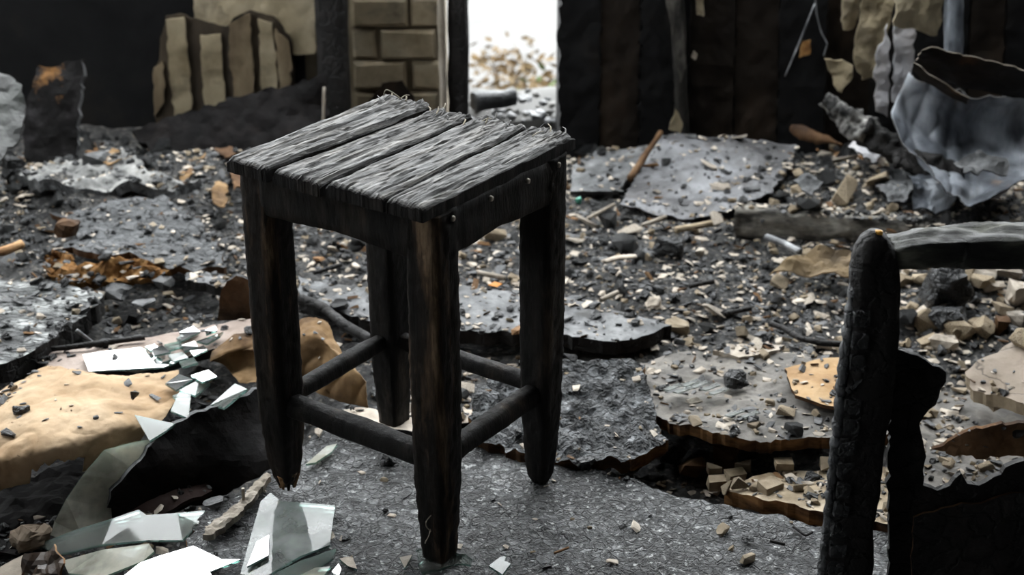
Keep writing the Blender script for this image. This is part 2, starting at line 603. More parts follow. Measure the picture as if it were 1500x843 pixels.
PALET = mat('scorched_white_trim', [(.3, (.22, .2, .19)), (.55, (.40, .40, .42)), (.75, (.55, .52, .5))], 6, stretch=(1, 1, .4), bump=.2, spec=.35, spots=[(5, .6, .72, (.2, .13, .08))])
STEEL = mat('dull_nail_steel', [(.3, (.1, .09, .08)), (.7, (.4, .36, .3))], 40, metal=.7, rough=(.35, .6), bump=.2)
FIBRES = mat('pale_wood_fibre', [(.3, (.2, .17, .12)), (.7, (.45, .41, .33))], 40, bump=.1, spec=.2)
CONC = mat('concrete_floor', [(.3, (.03, .03, .03)), (.7, (.1, .1, .1))], 6)
YARD = mat('pale_gravel_yard', [(.3, (.098, .096, .093)), (.7, (.108, .106, .103))], 3, bump=.5, bscale=30, spec=.1)
LEAFO = mat('autumn_leaf_orange', [(.3, (.085, .05, .018)), (.7, (.125, .09, .045))], 6, bump=0, spec=.2, rvar=.3)
LEAFG = mat('leaf_green', [(.3, (.045, .07, .013)), (.7, (.085, .105, .03))], 6, bump=0, spec=.2, rvar=.3)
BARK = mat('twig_bark', [(.3, (.06, .042, .027)), (.7, (.10, .08, .055))], 30, bump=.2)
GREENP = mat('green_glass_bit', [(.3, (.03, .2, .13)), (.7, (.08, .35, .25))], 10, bump=.1, spec=.6, rough=(.15, .3))
BEAMW = mat('ashy_charred_beam', [(.36, (.008, .0075, .007)), (.48, (.06, .056, .05)), (.62, (.26, .245, .215))], 24, stretch=(.4, 1, 1), bump=1.0, bscale=55, bdist=.006, spec=.3, spots=[(10, .55, .66, (.012, .011, .01))])
MOSS = mat('greenish_charred_beam', [(.40, (.005, .005, .0045)), (.52, (.03, .031, .024)), (.64, (.15, .15, .118))], 26, stretch=(.35, 1, 1), bump=1.0, bscale=55, bdist=.006, spec=.4, rough=(.4, .8), spots=[(9, .56, .68, (.012, .011, .01))])
GLASS = glassmat('dusty_clear_glass', (.9, .93, .915), .25, (.45, .47, .44), 1.3)
GLASSD = glassmat('smoked_glass', (.75, .78, .73), 1.1, (.55, .54, .47), 1.2)
MIRROR = glassmat('silvered_glass', (.5, .55, .53), .12, (.6, .63, .62), 14.0, .06)
SLIVER = glassmat('shining_glass', (.6, .64, .62), .5, (.62, .65, .63), 9.0, .15)
GEDGE = glassmat('glass_edge', (.4, .6, .55), .3, (.3, .5, .46), 1.5)


# ------------------------------------------------------------------ room shell
def wallbox(name, x0, x1, y0, y1, z0, z1, m, nx=1, parent=None, struct=True, amp=0.0, nz_=1):
    loc = empty
    verts, faces = [], []
    for (x, y, z) in ((x0, y0, z0), (x1, y0, z0), (x1, y1, z0), (x0, y1, z0), (x0, y0, z1), (x1, y0, z1), (x1, y1, z1), (x0, y1, z1)):
        verts.append(Vector((x, y, z)))
    faces = [[3, 2, 1, 0], [4, 5, 6, 7], [0, 1, 5, 4], [1, 2, 6, 5], [2, 3, 7, 6], [3, 0, 4, 7]]
    o = link(name, verts, faces, m, parent)
    if struct and parent is None:
        o['kind'] = 'structure'
    return o


FL = -0.075
floor = wallbox('floor', -1.9, 1.9, -1.6, 3.28, FL - .1, FL, CONC)
wl = wallbox('wall_left', -2.0, -1.9, .45, 1.75, FL, 2.3, SOOT)
wallbox('wall_left_far', -2.0, -1.9, 2.85, 3.4, FL, 2.3, SOOT)
wallbox('wall_left_far_sill', -2.0, -1.9, 1.75, 2.85, FL, .6, SOOT)  # second unseen opening above this, added to light the back right
wallbox('wall_left_far_lintel', -2.0, -1.9, 1.75, 2.85, 1.9, 2.3, SOOT)
wallbox('wall_left_near', -2.0, -1.9, -1.7, -.25, FL, 2.3, SOOT)
wallbox('wall_left_sill', -2.0, -1.9, -.25, .45, FL, .9, SOOT)  # unseen opening above this, added as fill light on the stool's left faces
wallbox('wall_left_lintel', -2.0, -1.9, -.25, .45, 1.6, 2.3, SOOT)
wr = wallbox('wall_right', 1.9, 2.0, -1.7, 3.4, FL, 2.3, SOOT)
wf = wallbox('wall_front', -2.0, 2.0, -1.7, -1.6, FL, 2.3, SOOT)
ce = wallbox('ceiling', -2.0, 2.0, -1.7, 2.3, 2.3, 2.4, SOOT)
# back wall, left of the doorway: a low wall under burnt-out window openings
xdl, xdr = V(688, 150, 3.06).x, V(817, 150, 2.98).x
x522 = V(521, 120, 3.08).x
wbl = wallbox('wall_back_left', -1.9, x522 - .11, 3.08, 3.26, FL, 0.42, SOOT)
wbb = wallbox('wall_back_brick', x522 - .11, xdl - .055, 3.10, 3.26, FL, 0.42, MORTAR)
wbr = wallbox('wall_back_right', xdr + .005, 1.9, 3.02, 3.26, FL, 0.42, SOOT)
for i, x in enumerate((-1.9, -1.28, x522 - .08, 1.1, 1.82)):
    p = wallbox('trim_%d' % (i + 1), x, x + .09, 3.10, 3.2, .42, 2.1, CHAR)
wallbox('wall_back_top', -1.9, 1.9, 3.08, 3.24, 2.1, 2.3, SOOT)
# ground outside, lower than the floor
wallbox('ground', -40, 40, 3.9, 90, -1.2, -1.0, YARD)
patch('embankment', [[Vector((x, y, z)) for x in (-2.5, -1, 0, 1, 2.5)] for y, z in ((3.26, -.06), (3.55, -.08), (3.8, -.35), (4.4, -1.02))],
      40, 24, .05, YARD, amp=.03, freq=6, kind='structure')

# bricks left of the doorway, each a part of the wall
zb = FL + .005
row = 0
bx0, bx1 = x522 - .005, xdl - .06
while zb < .36:
    x = bx0 - (0.065 if row % 2 else 0)
    while x < bx1 - .01:
        a, b = max(x, bx0), min(x + .118 + rnd.uniform(-.006, .006), bx1)
        if b - a > .015:
            d = 3.085 + rnd.uniform(-.004, .004)
            hgt = .062
            vs, fs = [], []
            n = 3
            for (X, Y, Z) in ((a, 3.12, zb), (b, 3.12, zb), (b, 3.12, zb + hgt), (a, 3.12, zb + hgt)):
                vs.append(Vector((X, Y, Z)))
            e = .006
            for (X, Z) in ((a, zb), (b, zb), (b, zb + hgt), (a, zb + hgt)):
                vs.append(Vector((X, d + e, Z)))
            for (X, Z) in ((a + e, zb + e), (b - e, zb + e), (b - e, zb + hgt - e), (a + e, zb + hgt - e)):
                vs.append(Vector((X + rnd.uniform(-.003, .003), d, Z + rnd.uniform(-.003, .003))))
            for i in range(4):
                j = (i + 1) % 4
                fs += [[i, j, 4 + j, 4 + i], [4 + i, 4 + j, 8 + j, 8 + i]]
            fs += [[8, 9, 10, 11], [3, 2, 1, 0]]
            o = link('brick', vs, fs, BRICK)
            o.parent = wbb
            o.matrix_parent_inverse = Matrix.Translation(-wbb.location)
        x += .128
    zb += .07
    row += 1


def child(o, parent):
    o.parent = parent
    o.matrix_parent_inverse = Matrix.Translation(-Vector(parent.location))
    return o


STRIP = mat('scorched_tan_strip', [(.3, (.06, .042, .024)), (.5, (.16, .12, .072)), (.7, (.28, .225, .145))], 9, stretch=(1, 1, .4), bump=.4)
# plaster left on the back wall: pale field with vertical scorched strips
YB = 3.072


def vpoly(pts, y):
    return [V(a, b, y) for a, b in pts]


for pts, y, m, nm in (
    ([(243, 24), (262, 20), (330, 40), (366, 14), (400, 24), (428, 60), (432, 130), (340, 165), (228, 185), (226, 110)], YB - .004, mat('scorched_render', [(.3, (.015, .011, .008)), (.5, (.045, .033, .021)), (.7, (.09, .07, .045))], 9, stretch=(1, 1, .3), bump=.4), 'plaster_patch'),
    ([(283, -14), (330, -14), (335, 30), (318, 45), (286, 45)], YB, YPLAST, 'plaster_patch'),
    ([(318, -14), (462, -14), (462, 78), (430, 80), (415, 40), (390, 22), (362, 17), (342, 26), (322, 48)], YB, YPLAST, 'plaster_patch'),
    ([(243, 30), (270, 25), (276, 90), (280, 160), (255, 172), (247, 100)], YB - .012, YPLAST, 'plaster_strip'),
    ([(293, 52), (322, 50), (326, 100), (330, 150), (300, 160), (294, 100)], YB - .010, YPLAST, 'plaster_strip'),
    ([(334, 36), (366, 20), (370, 90), (372, 140), (342, 150), (337, 90)], YB - .014, STRIP, 'plaster_strip'),
    ([(378, 28), (398, 34), (404, 80), (406, 130), (383, 140), (380, 80)], YB - .010, YPLAST, 'plaster_strip'),
    ([(402, 42), (422, 60), (428, 100), (424, 128), (410, 130)], YB - .016, STRIP, 'plaster_strip'),
    ([(225, 100), (238, 90), (240, 150), (226, 170)], YB - .010, STRIP, 'plaster_strip'),
    ([(540, 150), (560, 122), (590, 118), (605, 140), (612, 175), (540, 175)], 3.07, SOOTB, 'soot_stain'),
):
    o = sheet(nm, vpoly(pts, y), .006 if nm != 'soot_stain' else .003, m, amp=.002, ragged=.003, surf=False, up=Vector((0, -1, 0)))
    child(o, wbl if nm != 'soot_stain' else wbb)

# pillar and door posts
o = loft('trim_6', [(V(492, 260, 3.03), .033, .03), (V(484, -60, 3.03), .033, .03), (V(484, -60, 3.03) + Vector((0, 0, .3)), .033, .03)], CHAR, ref=Vector((0, 1, 0)), amp=.004, freq=30, sq=8)
o['kind'] = 'structure'
o = loft('trim_7', [(V(651, 215, 3.02), .007, .02), (V(645, -30, 3.02), .007, .02)], PALEW, ref=Vector((0, 1, 0)), amp=.002, freq=60, sq=8, nseg=30)
o['kind'] = 'structure'
o = loft('trim_8', [(V(672, 215, 3.04), .0215, .03), (V(671, -30, 3.04), .0215, .03), (V(671, -30, 3.04) + Vector((0, 0, .5)), .022, .03)], CHAR, ref=Vector((0, 1, 0)), amp=.004, freq=40, sq=8, nseg=40)
o['kind'] = 'structure'

# burnt door leaf right of the gap, boards beyond
dl = empty('door_1', V(905, 235, 2.93))
dl['kind'] = 'structure'
for a, b, y, m in ((818, 876, 2.93, SOOT), (878, 934, 2.935, SOOTB), (936, 984, 2.93, SOOT)):
    pts = [V(a, 262, y), V(b, 262, y), V(b, -20, y) + Vector((0, 0, .25)), V(a, -20, y) + Vector((0, 0, .25))]
    o = sheet('door_board', pts, .028, m, amp=.003, ragged=.004, dens=.012, surf=False, up=Vector((0, -1, 0)))
    child(o, dl)
for pts, y, m in (([(970, -14), (998, -14), (1001, 60), (1006, 100), (997, 122), (990, 96), (985, 40)], 2.912, mat('bared_grey_plaster', [(.38, (.012, .011, .01)), (.5, (.08, .075, .065)), (.66, (.2, .185, .16))], 13, stretch=(1, 1, .5), bump=.4)),
                  ([(1018, -14), (1032, -14), (1030, 24), (1021, 22)], 2.936, YPLAST), ([(1171, 84), (1176, 62), (1188, 58), (1186, 80)], 2.936, FIBRE), ([(980, 190), (990, 160), (1000, 184), (996, 196)], 2.90, YPLAST), ([(1012, 84), (1017, 74), (1022, 80), (1018, 88)], 2.93, PLAST)):
    o = sheet('bare_patch', vpoly(pts, y), .004, m, amp=.002, ragged=.002, dens=.006, surf=False, up=Vector((0, -1, 0)))
    child(o, dl)
o = loft('trim_9', [(V(1000, 215, 2.94), .014, .02), (V(990, -20, 2.94), .014, .02)], mat('grey_brown_post', [(.42, (.006, .006, .005)), (.54, (.025, .022, .019)), (.72, (.10, .09, .075))], 11, stretch=(1, 1, .5), bump=.5), ref=Vector((0, 1, 0)), amp=.003, freq=40, sq=6)
o['kind'] = 'structure'
cw = empty('wall_cupboard', V(1100, 215, 2.95))
cw['kind'] = 'structure'
for a, b, y, m in ((1008, 1072, 2.95, SOOTB), (1074, 1136, 2.955, SOOTB), (1138, 1205, 2.95, SOOT), (1206, 1268, 2.985, SOOTB), (1269, 1330, 2.985, SOOT)):
    pts = [V(a, 250, y), V(b, 250, y), V(b, -20, y) + Vector((0, 0, .2)), V(a, -20, y) + Vector((0, 0, .2))]
    o = sheet('wall_board', pts, .02, m, amp=.003, ragged=.003, dens=.013, surf=False, up=Vector((0, -1, 0)))
    child(o, cw)
for a, b, m in ((1332, 1410, SOOT), (1412, 1462, SOOTB), (1464, 1530, SOOT)):
    pts = [V(a, 250, 2.9), V(b, 250, 2.9), V(b, -20, 2.9) + Vector((0, 0, .2)), V(a, -20, 2.9) + Vector((0, 0, .2))]
    o = sheet('wall_board', pts, .02, m, amp=.003, ragged=.003, dens=.013, surf=False, up=Vector((0, -1, 0)))
    child(o, cw)

# ------------------------------------------------------------------ bed of ash and crumbs over the floor
MOUNDS = [(G(140, 265, .05), .26, .055), (G(1290, 265, .05), .30, .06), (G(1440, 420), .16, .03), (G(330, 270), .2, .04), (G(30, 330), .2, .05)]


def hgt(x, y, fine=True):
    p = Vector((x, y, 0))
    b = -.012 + .02 * noise.noise(p * 2.2) + .01 * noise.noise(p * 6)
    for c, r, a in MOUNDS:
        b += a * math.exp(-((x - c.x) ** 2 + (y - c.y) ** 2) / (2 * r * r * .3))
    # low strip under the front boards
    t = min(1, max(0, (y - 1.72) / .28))
    t = t * t * (3 - 2 * t)
    b = b * t + (FL + .012 + .01 * noise.noise(p * 9)) * (1 - t)
    if fine:
        b += .010 * noise.noise(p * 22) + .006 * noise.noise(p * 55) + .003 * noise.noise(p * 120)
    return b


def bed(name, x0, x1, y0, y1, nx, ny):
    vs = [Vector((x0 + (x1 - x0) * i / nx, y0 + (y1 - y0) * j / ny, 0)) for j in range(ny + 1) for i in range(nx + 1)]
    for v in vs:
        v.y = min(v.y, 2.915 if v.x > .05 else 3.07)
        v.z = max(hgt(v.x, v.y), FL + .001)
    fs = [[j * (nx + 1) + i, j * (nx + 1) + i + 1, (j + 1) * (nx + 1) + i + 1, (j + 1) * (nx + 1) + i] for j in range(ny) for i in range(nx)]
    o = link(name, vs, fs, ASH)
    SURF.append((vs, fs))
    return o


meta(bed('ash_bed', -1.85, 1.85, .9, 3.075, 300, 200), 'grey and black ash bed covering the floor of the burnt room', 'ash', kind='stuff')


def floorpt(px, py):
    """where the view line through a pixel meets the bed"""
    z = 0
    for _ in range(6):
        g = G(px, py, z)
        z = hgt(g.x, g.y, False)
    return G(px, py, z)


def pz(pts, z=None, dz=0.0):
    out = []
    for p in pts:
        if len(p) == 3:
            out.append(G(*p))
        elif z is not None:
            out.append(G(p[0], p[1], z))
        else:
            g = floorpt(*p)
            out.append(g + Vector((0, 0, dz)))
    return out


# ------------------------------------------------------------------ the stool
YAW, SX, SY = -0.6093, -0.1214, 1.571
stool = empty('stool', (SX, SY, 0), YAW, label='charred wooden stool with gapped plank seat standing in the middle of the debris', cat='stool')
AX, BY = .2381 / 2, .209 / 2
legs = {'L': (-1, -1), 'F': (1, -1), 'R': (1, 1), 'B': (-1, 1)}


def legshape(kind):
    top = .436
    if kind == 'F':
        return [(0.0, .012), (.006, .0155), (.05, .0185), (.115, .0215), (.25, .0225), (top, .0215)]
    if kind == 'L':
        return [(.017, .006), (.028, .0125), (.05, .0165), (.115, .0215), (.25, .0225), (top, .0215)]
    if kind == 'R':
        return [(.0, .0085), (.012, .0135), (.05, .017), (.115, .0205), (.25, .022), (top, .0215)]
    return [(.0, .012), (.008, .016), (.05, .0185), (.11, .021), (.25, .022), (top, .0215)]


for kname, (sx, sy) in legs.items():
    sp = [(Vector((sx * AX, sy * BY, z)), r, r) for z, r in legshape(kname)]
    mm = STOOLB if kname in ('F', 'L') else STOOL
    lg = loft('leg', sp, mm, nseg=150, nring=36, amp=.0013, freq=170, sq=6, parent=stool, ref=Vector((0, 1, 0)), stretch=.5, capamp=.004)
    if kname == 'L':
        lg['label'] = 'leg burnt off short with a ragged splintered foot'
    # peeled fibres and chips on the leg
    for q in range(2 if kname == 'F' else 0):
        z = rnd.uniform(.05, .3)
        ox, oy = (sx * AX + rnd.uniform(-.015, .015), sy * BY - .0235) if rnd.random() < .6 else (sx * AX + .0235, sy * BY + rnd.uniform(-.015, .015))
        pts = []
        for s in range(6):
            t = s / 5
            pts.append((Vector((ox + .005 * math.sin(t * 3 + q) * (1 if q % 2 else -1), oy - .004 * math.sin(t * 3.14), z - .022 * t)), .0007, .0007))
        f = loft('splinter', pts, FIBRES, nseg=8, nring=5, amp=0, sq=2)
        off = Vector((-lg.location.x, -lg.location.y, -lg.location.z))
        f.parent = lg
        f.location = f.location + off
# ragged splinters on the burnt foot
lfoot = [o for o in stool.children if o.get('label')][0]
for q in range(9):
    a = q * .7
    p0 = Vector((-AX + .011 * math.cos(a), -BY + .011 * math.sin(a), .036 + .004 * math.sin(q * 5)))
    p1 = p0 + Vector((-.002 * math.cos(a), -.002 * math.sin(a), -.014 - .012 * (q % 3) / 2))
    f = loft('splinter', [(p0, .0065, .005), (p1, .0015, .0015)], [STOOLB, CHIP][q % 2], nseg=4, nring=6, amp=.001, sq=2)
    f.parent = lfoot
    f.location = f.location - lfoot.location
for q, (dx, dz) in enumerate(((0, .055), (-.004, .047), (.003, .064), (-.002, .04))):
    p = Vector((-AX - .0195 + dx, -BY + .002 * q, dz))
    vs, fs = hull(12, (.006, .006, .006), rnd)
    f = link('splinter', [v + p for v in vs], fs, FIBRES)
    f.parent = lfoot
    f.location = f.location - lfoot.location

# aprons
for (a, b, ax) in (((-1, -1), (1, -1), 0), ((1, -1), (1, 1), 1), ((-1, 1), (1, 1), 0), ((-1, -1), (-1, 1), 1)):
    p, q = Vector((a[0] * AX, a[1] * BY, .409)), Vector((b[0] * AX, b[1] * BY, .409))
    n = Vector((0, a[1], 0)) if ax == 0 else Vector((a[0], 0, 0))
    d = (q - p).normalized()
    out = n * .0115
    ap = loft('apron', [(p + d * .012 + out, .0095, .027), ((p + q) / 2 + out + Vector((0, 0, .002)), .0095, .0255), (q - d * .012 + out, .0095, .029)], STOOL,
              nseg=50, nring=20, amp=.002, freq=60, sq=7, parent=stool)
# nail heads on the front-right apron
for t, z in ((-.098, .427), (-.03, .428), (.04, .427), (.102, .428)):
    f = loft('nail_head', [(Vector((AX + .0212, t, z)), .0035, .0035), (Vector((AX + .0242, t, z)), .003, .003)], STEEL, nseg=2, nring=10, amp=0, sq=2, parent=stool)
# stretchers
for a, b, r, z in (((-1, -1), (1, -1), .0135, .134), ((1, -1), (1, 1), .0125, .133), ((-1, 1), (1, 1), .0105, .136), ((-1, -1), (-1, 1), .0105, .136)):
    p, q = Vector((a[0] * AX, a[1] * BY, z)), Vector((b[0] * AX, b[1] * BY, z))
    d = (q - p).normalized()
    loft('stretcher', [(p + d * .014, r, r), ((p + q) / 2, r * 1.04, r * 1.04), (q - d * .014, r, r)], STOOL, nseg=50, nring=18, amp=.0018, freq=80, sq=3, parent=stool, stretch=.2)

# seat planks: (front fraction range, back fraction range, back end offset, height offset)
SA, SB = .2743 / 2, .2842 / 2


def plank(u0, u1, w0, w1, y0, y1, dz, seed, nail):
    """u along L-F at the near end, w at the far end, plank runs along local y"""
    nx, ny, T = 46, 150, .017
    top = []
    for j in range(ny + 1):
        t = j / ny
        for i in range(nx + 1):
            s = i / nx
            u = (u0 + (u1 - u0) * s) * (1 - t) + (w0 + (w1 - w0) * s) * t
            e0 = noise.noise(Vector((s * 6, seed, 0))) * .0015 + noise.noise(Vector((s * 30, seed, 3))) * .0006
            e1 = noise.noise(Vector((s * 7, seed, 9))) * .006 + noise.noise(Vector((s * 32, seed, 5))) * .004
            yy = (y0 + e0) + (y1 + e1 - y0 - e0) * t
            x = -SA + 2 * SA * u
            x += noise.noise(Vector((t * 14, seed, 3 + (s > .5) * 9))) * .0016 * (1 if i in (0, nx) else 0)
            g = fbm(Vector((x * 260, yy * 16, seed)), 5) * .0016 + fbm(Vector((x * 90, yy * 9, seed + 4)), 3) * .0018
            g -= max(0, noise.noise(Vector((x * 210, yy * 17, seed + 7))) - .22) * .006 + max(0, noise.noise(Vector((x * 420, yy * 40, seed + 17))) - .3) * .006
            frag = max(0, (t - .7) / .3)
            g += abs(noise.noise(Vector((x * 240, yy * 55, seed + 2)))) * .006 * frag
            rim = min(s, 1 - s) * abs(u1 - u0) * 2 * SA
            re = min(t, 1 - t) * .28
            g -= max(0, .004 - rim) * 1.0 + max(0, .005 - re) * .6
            top.append(Vector((x, yy, .4515 + dz + g)))
    N = len(top)
    bot = [Vector((v.x, v.y, .4515 + dz - T)) for v in top]
    W = nx + 1
    fs = []
    mi = []
    for j in range(ny):
        for i in range(nx):
            a = j * W + i
            fs.append([a, a + 1, a + W + 1, a + W])
            fs.append([N + a, N + a + W, N + a + W + 1, N + a + 1])
            rm = min(i, nx - 1 - i) < 1 and (u0 == 0 or u1 == 1)
            mi += [1 if j < 1 or i < 1 or i >= nx - 1 else 0, 1]  # dark rim columns deepen the shade in the gaps between planks
    for i in range(nx):
        fs.append([i + 1, i, N + i, N + i + 1])
        a = ny * W + i
        fs.append([a, a + 1, N + a + 1, N + a])
    for j in range(ny):
        a = j * W
        fs.append([a, a + W, N + a + W, N + a])
        a = j * W + nx
        fs.append([a + W, a, N + a, N + a + W])
    mi += [1] * (len(fs) - len(mi))
    o = link('seat_plank', top + bot, fs, [SEAT, STOOL], stool, mi)
    for q in range(nail):      # lifted shreds on the far end
        s = rnd.uniform(.1, .9)
        x = -SA + 2 * SA * (w0 + (w1 - w0) * s)
        p = Vector((x, y1 - rnd.uniform(.002, .05), .4515 + dz))
        L = rnd.uniform(.008, .02)
        a = rnd.uniform(-1, 1)
        f = loft('shred', [(p, .0012, .0006), (p + Vector((L * .4 * math.sin(a), L * .5, .004)), .001, .0005), (p + Vector((L * math.sin(a), L * .7, .003 + .004 * rnd.random())), .0004, .0003)],
                 [FIBRES, SEAT, SEAT][q % 3], nseg=6, nring=5, amp=0, sq=2)
        f.parent = o
        f.location = f.location - o.location
    return o


plank(.0, .222, -.04, .243, -SB - .002, SB + .004, .0005, 1.3, 9)
plank(.247, .499, .273, .478, -SB - .001, SB - .004, -.001, 5.1, 8)
plank(.525, .809, .506, .758, -SB + .001, SB - .002, .0, 9.7, 8)
plank(.825, 1.0, .776, 1.0, -SB, SB + .001, .0005, 13.2, 6)
# curled fibre at the far corner
cf = V(530, 150, 1.7)
pts = []
for i in range(9):
    t = i / 8
    pts.append((Vector((-SA - .005 + .03 * t, SB - .006 - .01 * math.sin(t * 3), .453 + .012 * math.sin(t * 3.14))), .0008, .0008))
f = loft('curled_fibre', pts, FIBRES, nseg=14, nring=6, amp=0, sq=2, parent=stool)

# ------------------------------------------------------------------ burnt furniture frame at the right
YP = 1.30
frm = empty('burnt_furniture_frame', (V(1285, 335, YP).x, YP, FL), label='blackened furniture frame with round-topped post, top rail and burnt-out panel at right foreground', cat='frame')


def addp(o):
    o.parent = frm
    o.matrix_parent_inverse = Matrix.Translation(-Vector(frm.location))
    return o


px_, pzt = V(1290, 335, YP).x, V(1290, 338, YP).z
addp(loft('post', [(Vector((px_ + .002, YP, FL + .001)), .026, .02), (Vector((px_ + .003, YP, pzt - .10)), .0245, .02), (Vector((px_ - .001, YP, pzt - .045)), .0235, .02), (Vector((px_ - .003, YP, pzt - .02)), .0195, .018), (Vector((px_ - .004, YP, pzt - .005)), .0115, .012), (Vector((px_ - .004, YP, pzt)), .004, .005)],
          CHAR, nseg=90, nring=24, amp=.004, freq=45, sq=3.5, ref=Vector((0, 1, 0))))


def ridge(t, an, x, y):
    s = 1 + .16 * math.sin(t * 150) + .2 * noise.noise(Vector((t * 60, 0, 0)))
    return x * s, y * s


addp(loft('edge_piping', [(Vector((px_ - .0235, YP - .006, FL + .002)), .0055, .008), (Vector((px_ - .0225, YP - .006, pzt - .09)), .005, .008), (Vector((px_ - .020, YP - .006, pzt - .028)), .004, .006)],
          DGREYB, nseg=170, nring=12, amp=.0015, freq=60, sq=2.5, ref=Vector((0, 1, 0)), fn=ridge))
# cracked scales of charcoal up the post face
for i in range(17):
    z = FL + .06 + i * (pzt - FL - .12) / 17
    w2, h2 = .0125, .0135
    vs, fs = hull(18, (w2, .006, h2), rnd, .6)
    c = Vector((px_ - .0135 + rnd.uniform(-.001, .001), YP - .0185, z))
    addp(link('char_scale', [v + c for v in vs], fs, COAL))
rz1 = V(1420, 352, YP).z
addp(loft('top_rail', [(Vector((px_ + .014, YP + .012, rz1 - .017)), .022, .012), (V(1350, 372, YP) * 1 + Vector((0, .012, 0)), .022, .015), (Vector((px_ + .08, YP + .018, rz1 - .014)), .026, .0155), (Vector((px_ + .30, YP + .02, rz1 - .013)), .028, .016)],
          MOSS, nseg=110, nring=36, amp=.0045, freq=70, sq=9, capamp=.006))
f = chunk('amber_bead', (px_ - .002, YP - .004, pzt - .003), (.005, .004, .004), mat('amber_drip', [(.3, (.6, .3, .04)), (.7, (.8, .45, .08))], 20, bump=.1, rough=(.2, .4)), n=20)
f['label'] = 'small amber drip on the post top'
addp(f)
pan = [(1302, 900), (1302, 505), (1322, 515), (1345, 520), (1386, 545), (1375, 585), (1352, 612), (1350, 635), (1354, 655), (1352, 712), (1372, 720), (1392, 712), (1408, 694), (1417, 708), (1432, 712), (1465, 695), (1530, 660), (1700, 640), (1700, 900)]
addp(sheet('panel', [V(a, b, YP + .008) for a, b in pan], .007, [CHAR, CHAR], amp=.002, dens=.008, ragged=.0025, rfreq=120, surf=False, up=Vector((0, -1, 0))))
pan2 = [(1330, 900), (1340, 760), (1410, 739), (1440, 738), (1465, 728), (1500, 722), (1560, 705), (1700, 690), (1700, 900)]
f = addp(sheet('peeled_layer', [V(a, b, YP + .002) for a, b in pan2], .003, [CHAR, BROWN], amp=.002, dens=.009, ragged=.002, rfreq=120, surf=False, up=Vector((0, -1, 0))))
# far post of the frame, outside the picture
addp(loft('post', [(Vector((px_ + .32, YP + .01, FL + .001)), .025, .02), (Vector((px_ + .32, YP + .01, pzt - .02)), .022, .02)], CHAR, nseg=30, nring=16, amp=.004, freq=45, sq=3.5, ref=Vector((0, 1, 0))))

# ------------------------------------------------------------------ boards and slabs on the floor
def T(name, label, cat, pts, z, thick, mats, **k):
    g = k.pop('group', None)
    o = sheet(name, pz(pts, z, k.pop('dz', 0.0)), thick, mats, **k)
    return meta(o, label, cat, g)


T('crackled_board', 'large grey board with crackled ash skin under the stool', 'board',
  [(290, 760), (375, 705), (440, 655), (480, 628), (560, 600), (640, 572), (720, 560), (800, 600), (830, 682), (880, 688), (950, 711), (1030, 737), (1110, 754), (1250, 774), (1400, 800), (1520, 840), (1500, 1150), (200, 1150), (250, 850)],
  0.0, .022, [CRACKLE, EDGE], amp=.006, freq=26, dens=.0075, ragged=.004)
T('charred_slab', 'rough flaky black slab lying behind the right legs of the stool', 'board',
  [(690, 590, .02), (725, 548, .02), (790, 538, .025), (860, 530, .03), (938, 530, .03), (950, 565, .03), (957, 595, .028), (977, 652, .024), (945, 663, .022), (915, 678, .016), (850, 676, .01), (760, 668, .01), (690, 640, .012)],
  None, .018, [ROUGHC, EDGE], amp=.013, freq=36, dens=.005, ragged=.004)
T('floorboard', 'long dark plank lying behind the stool with a sooty front edge', 'plank',
  [(438, 405), (545, 425), (680, 420), (830, 436), (985, 478), (938, 493), (900, 501), (820, 490), (680, 485), (545, 470), (440, 442)], .02, .022, [GREYB, CHAR], amp=.005, freq=15, dens=.01, ragged=.004)
T('warped_board', 'grey warped board with orange torn edge right of the stool', 'board',
  [(938, 530, .0), (1000, 520, .005), (1100, 518, .012), (1260, 522, .02), (1330, 600, .035), (1300, 636, .036), (1250, 638, .036), (1190, 642, .03), (1130, 650, .026), (1070, 645, .024), (1005, 622, .026), (960, 606, .022), (936, 598, .012), (930, 560, .0)],
  None, .016, [mat('ashy_beige_board', [(.3, (.05, .048, .044)), (.5, (.14, .13, .118)), (.7, (.30, .275, .24))], 14, bump=.6, bscale=60, spec=.35, spots=[(14, .58, .68, (.04, .037, .034))]), EDGE], amp=.009, freq=14, dens=.0065, ragged=.002, jag=.0022)
T('scorched_plywood', 'orange-brown scorched plywood piece on the warped board', 'board',
  [(1150, 540, .038), (1190, 528, .038), (1237, 524, .038), (1240, 602, .046), (1206, 594, .043), (1165, 580, .04)], None, .005, [mat('golden_plywood', [(.3, (.14, .075, .03)), (.5, (.34, .21, .10)), (.7, (.46, .33, .19))], 9, bump=.4, spec=.25, spots=[(10, .54, .66, (.05, .05, .05))]), EDGE], amp=.003, ragged=.0015)
T('lower_board', 'pale tan board covered in rubble along the edge of the crackled board', 'board',
  [(1062, 716, -.012), (1125, 694, -.01), (1250, 680, -.005), (1330, 690, 0), (1330, 775, .01), (1240, 757, .006), (1180, 745, .002), (1110, 732, -.005)], None, .02, [TANB, EDGE], amp=.006, freq=16, dens=.007, ragged=.002, jag=.0018)
T('flaking_panel', 'thick charred panel with pale flaking scales at the left edge', 'board',
  [(-60, 412), (0, 411), (60, 412), (150, 430), (141, 452), (105, 476), (60, 510), (0, 534), (-60, 545)], .05, .03, [FLAKE, CHAR], amp=.006, freq=22, dens=.008, ragged=.004)
T('dark_slab', 'large dark grey buckled slab in the left middle of the floor', 'board',
  [(60, 306, .05), (160, 296, .06), (240, 286, .06), (278, 312, .055), (318, 350, .045), (330, 384, .035), (292, 398, .035), (250, 394, .04), (205, 380, .05), (140, 372, .05), (92, 366, .045), (106, 345, .05), (100, 322, .05)],
  None, .012, [DGREYB, BROWN], amp=.012, freq=16, dens=.008, ragged=.005)
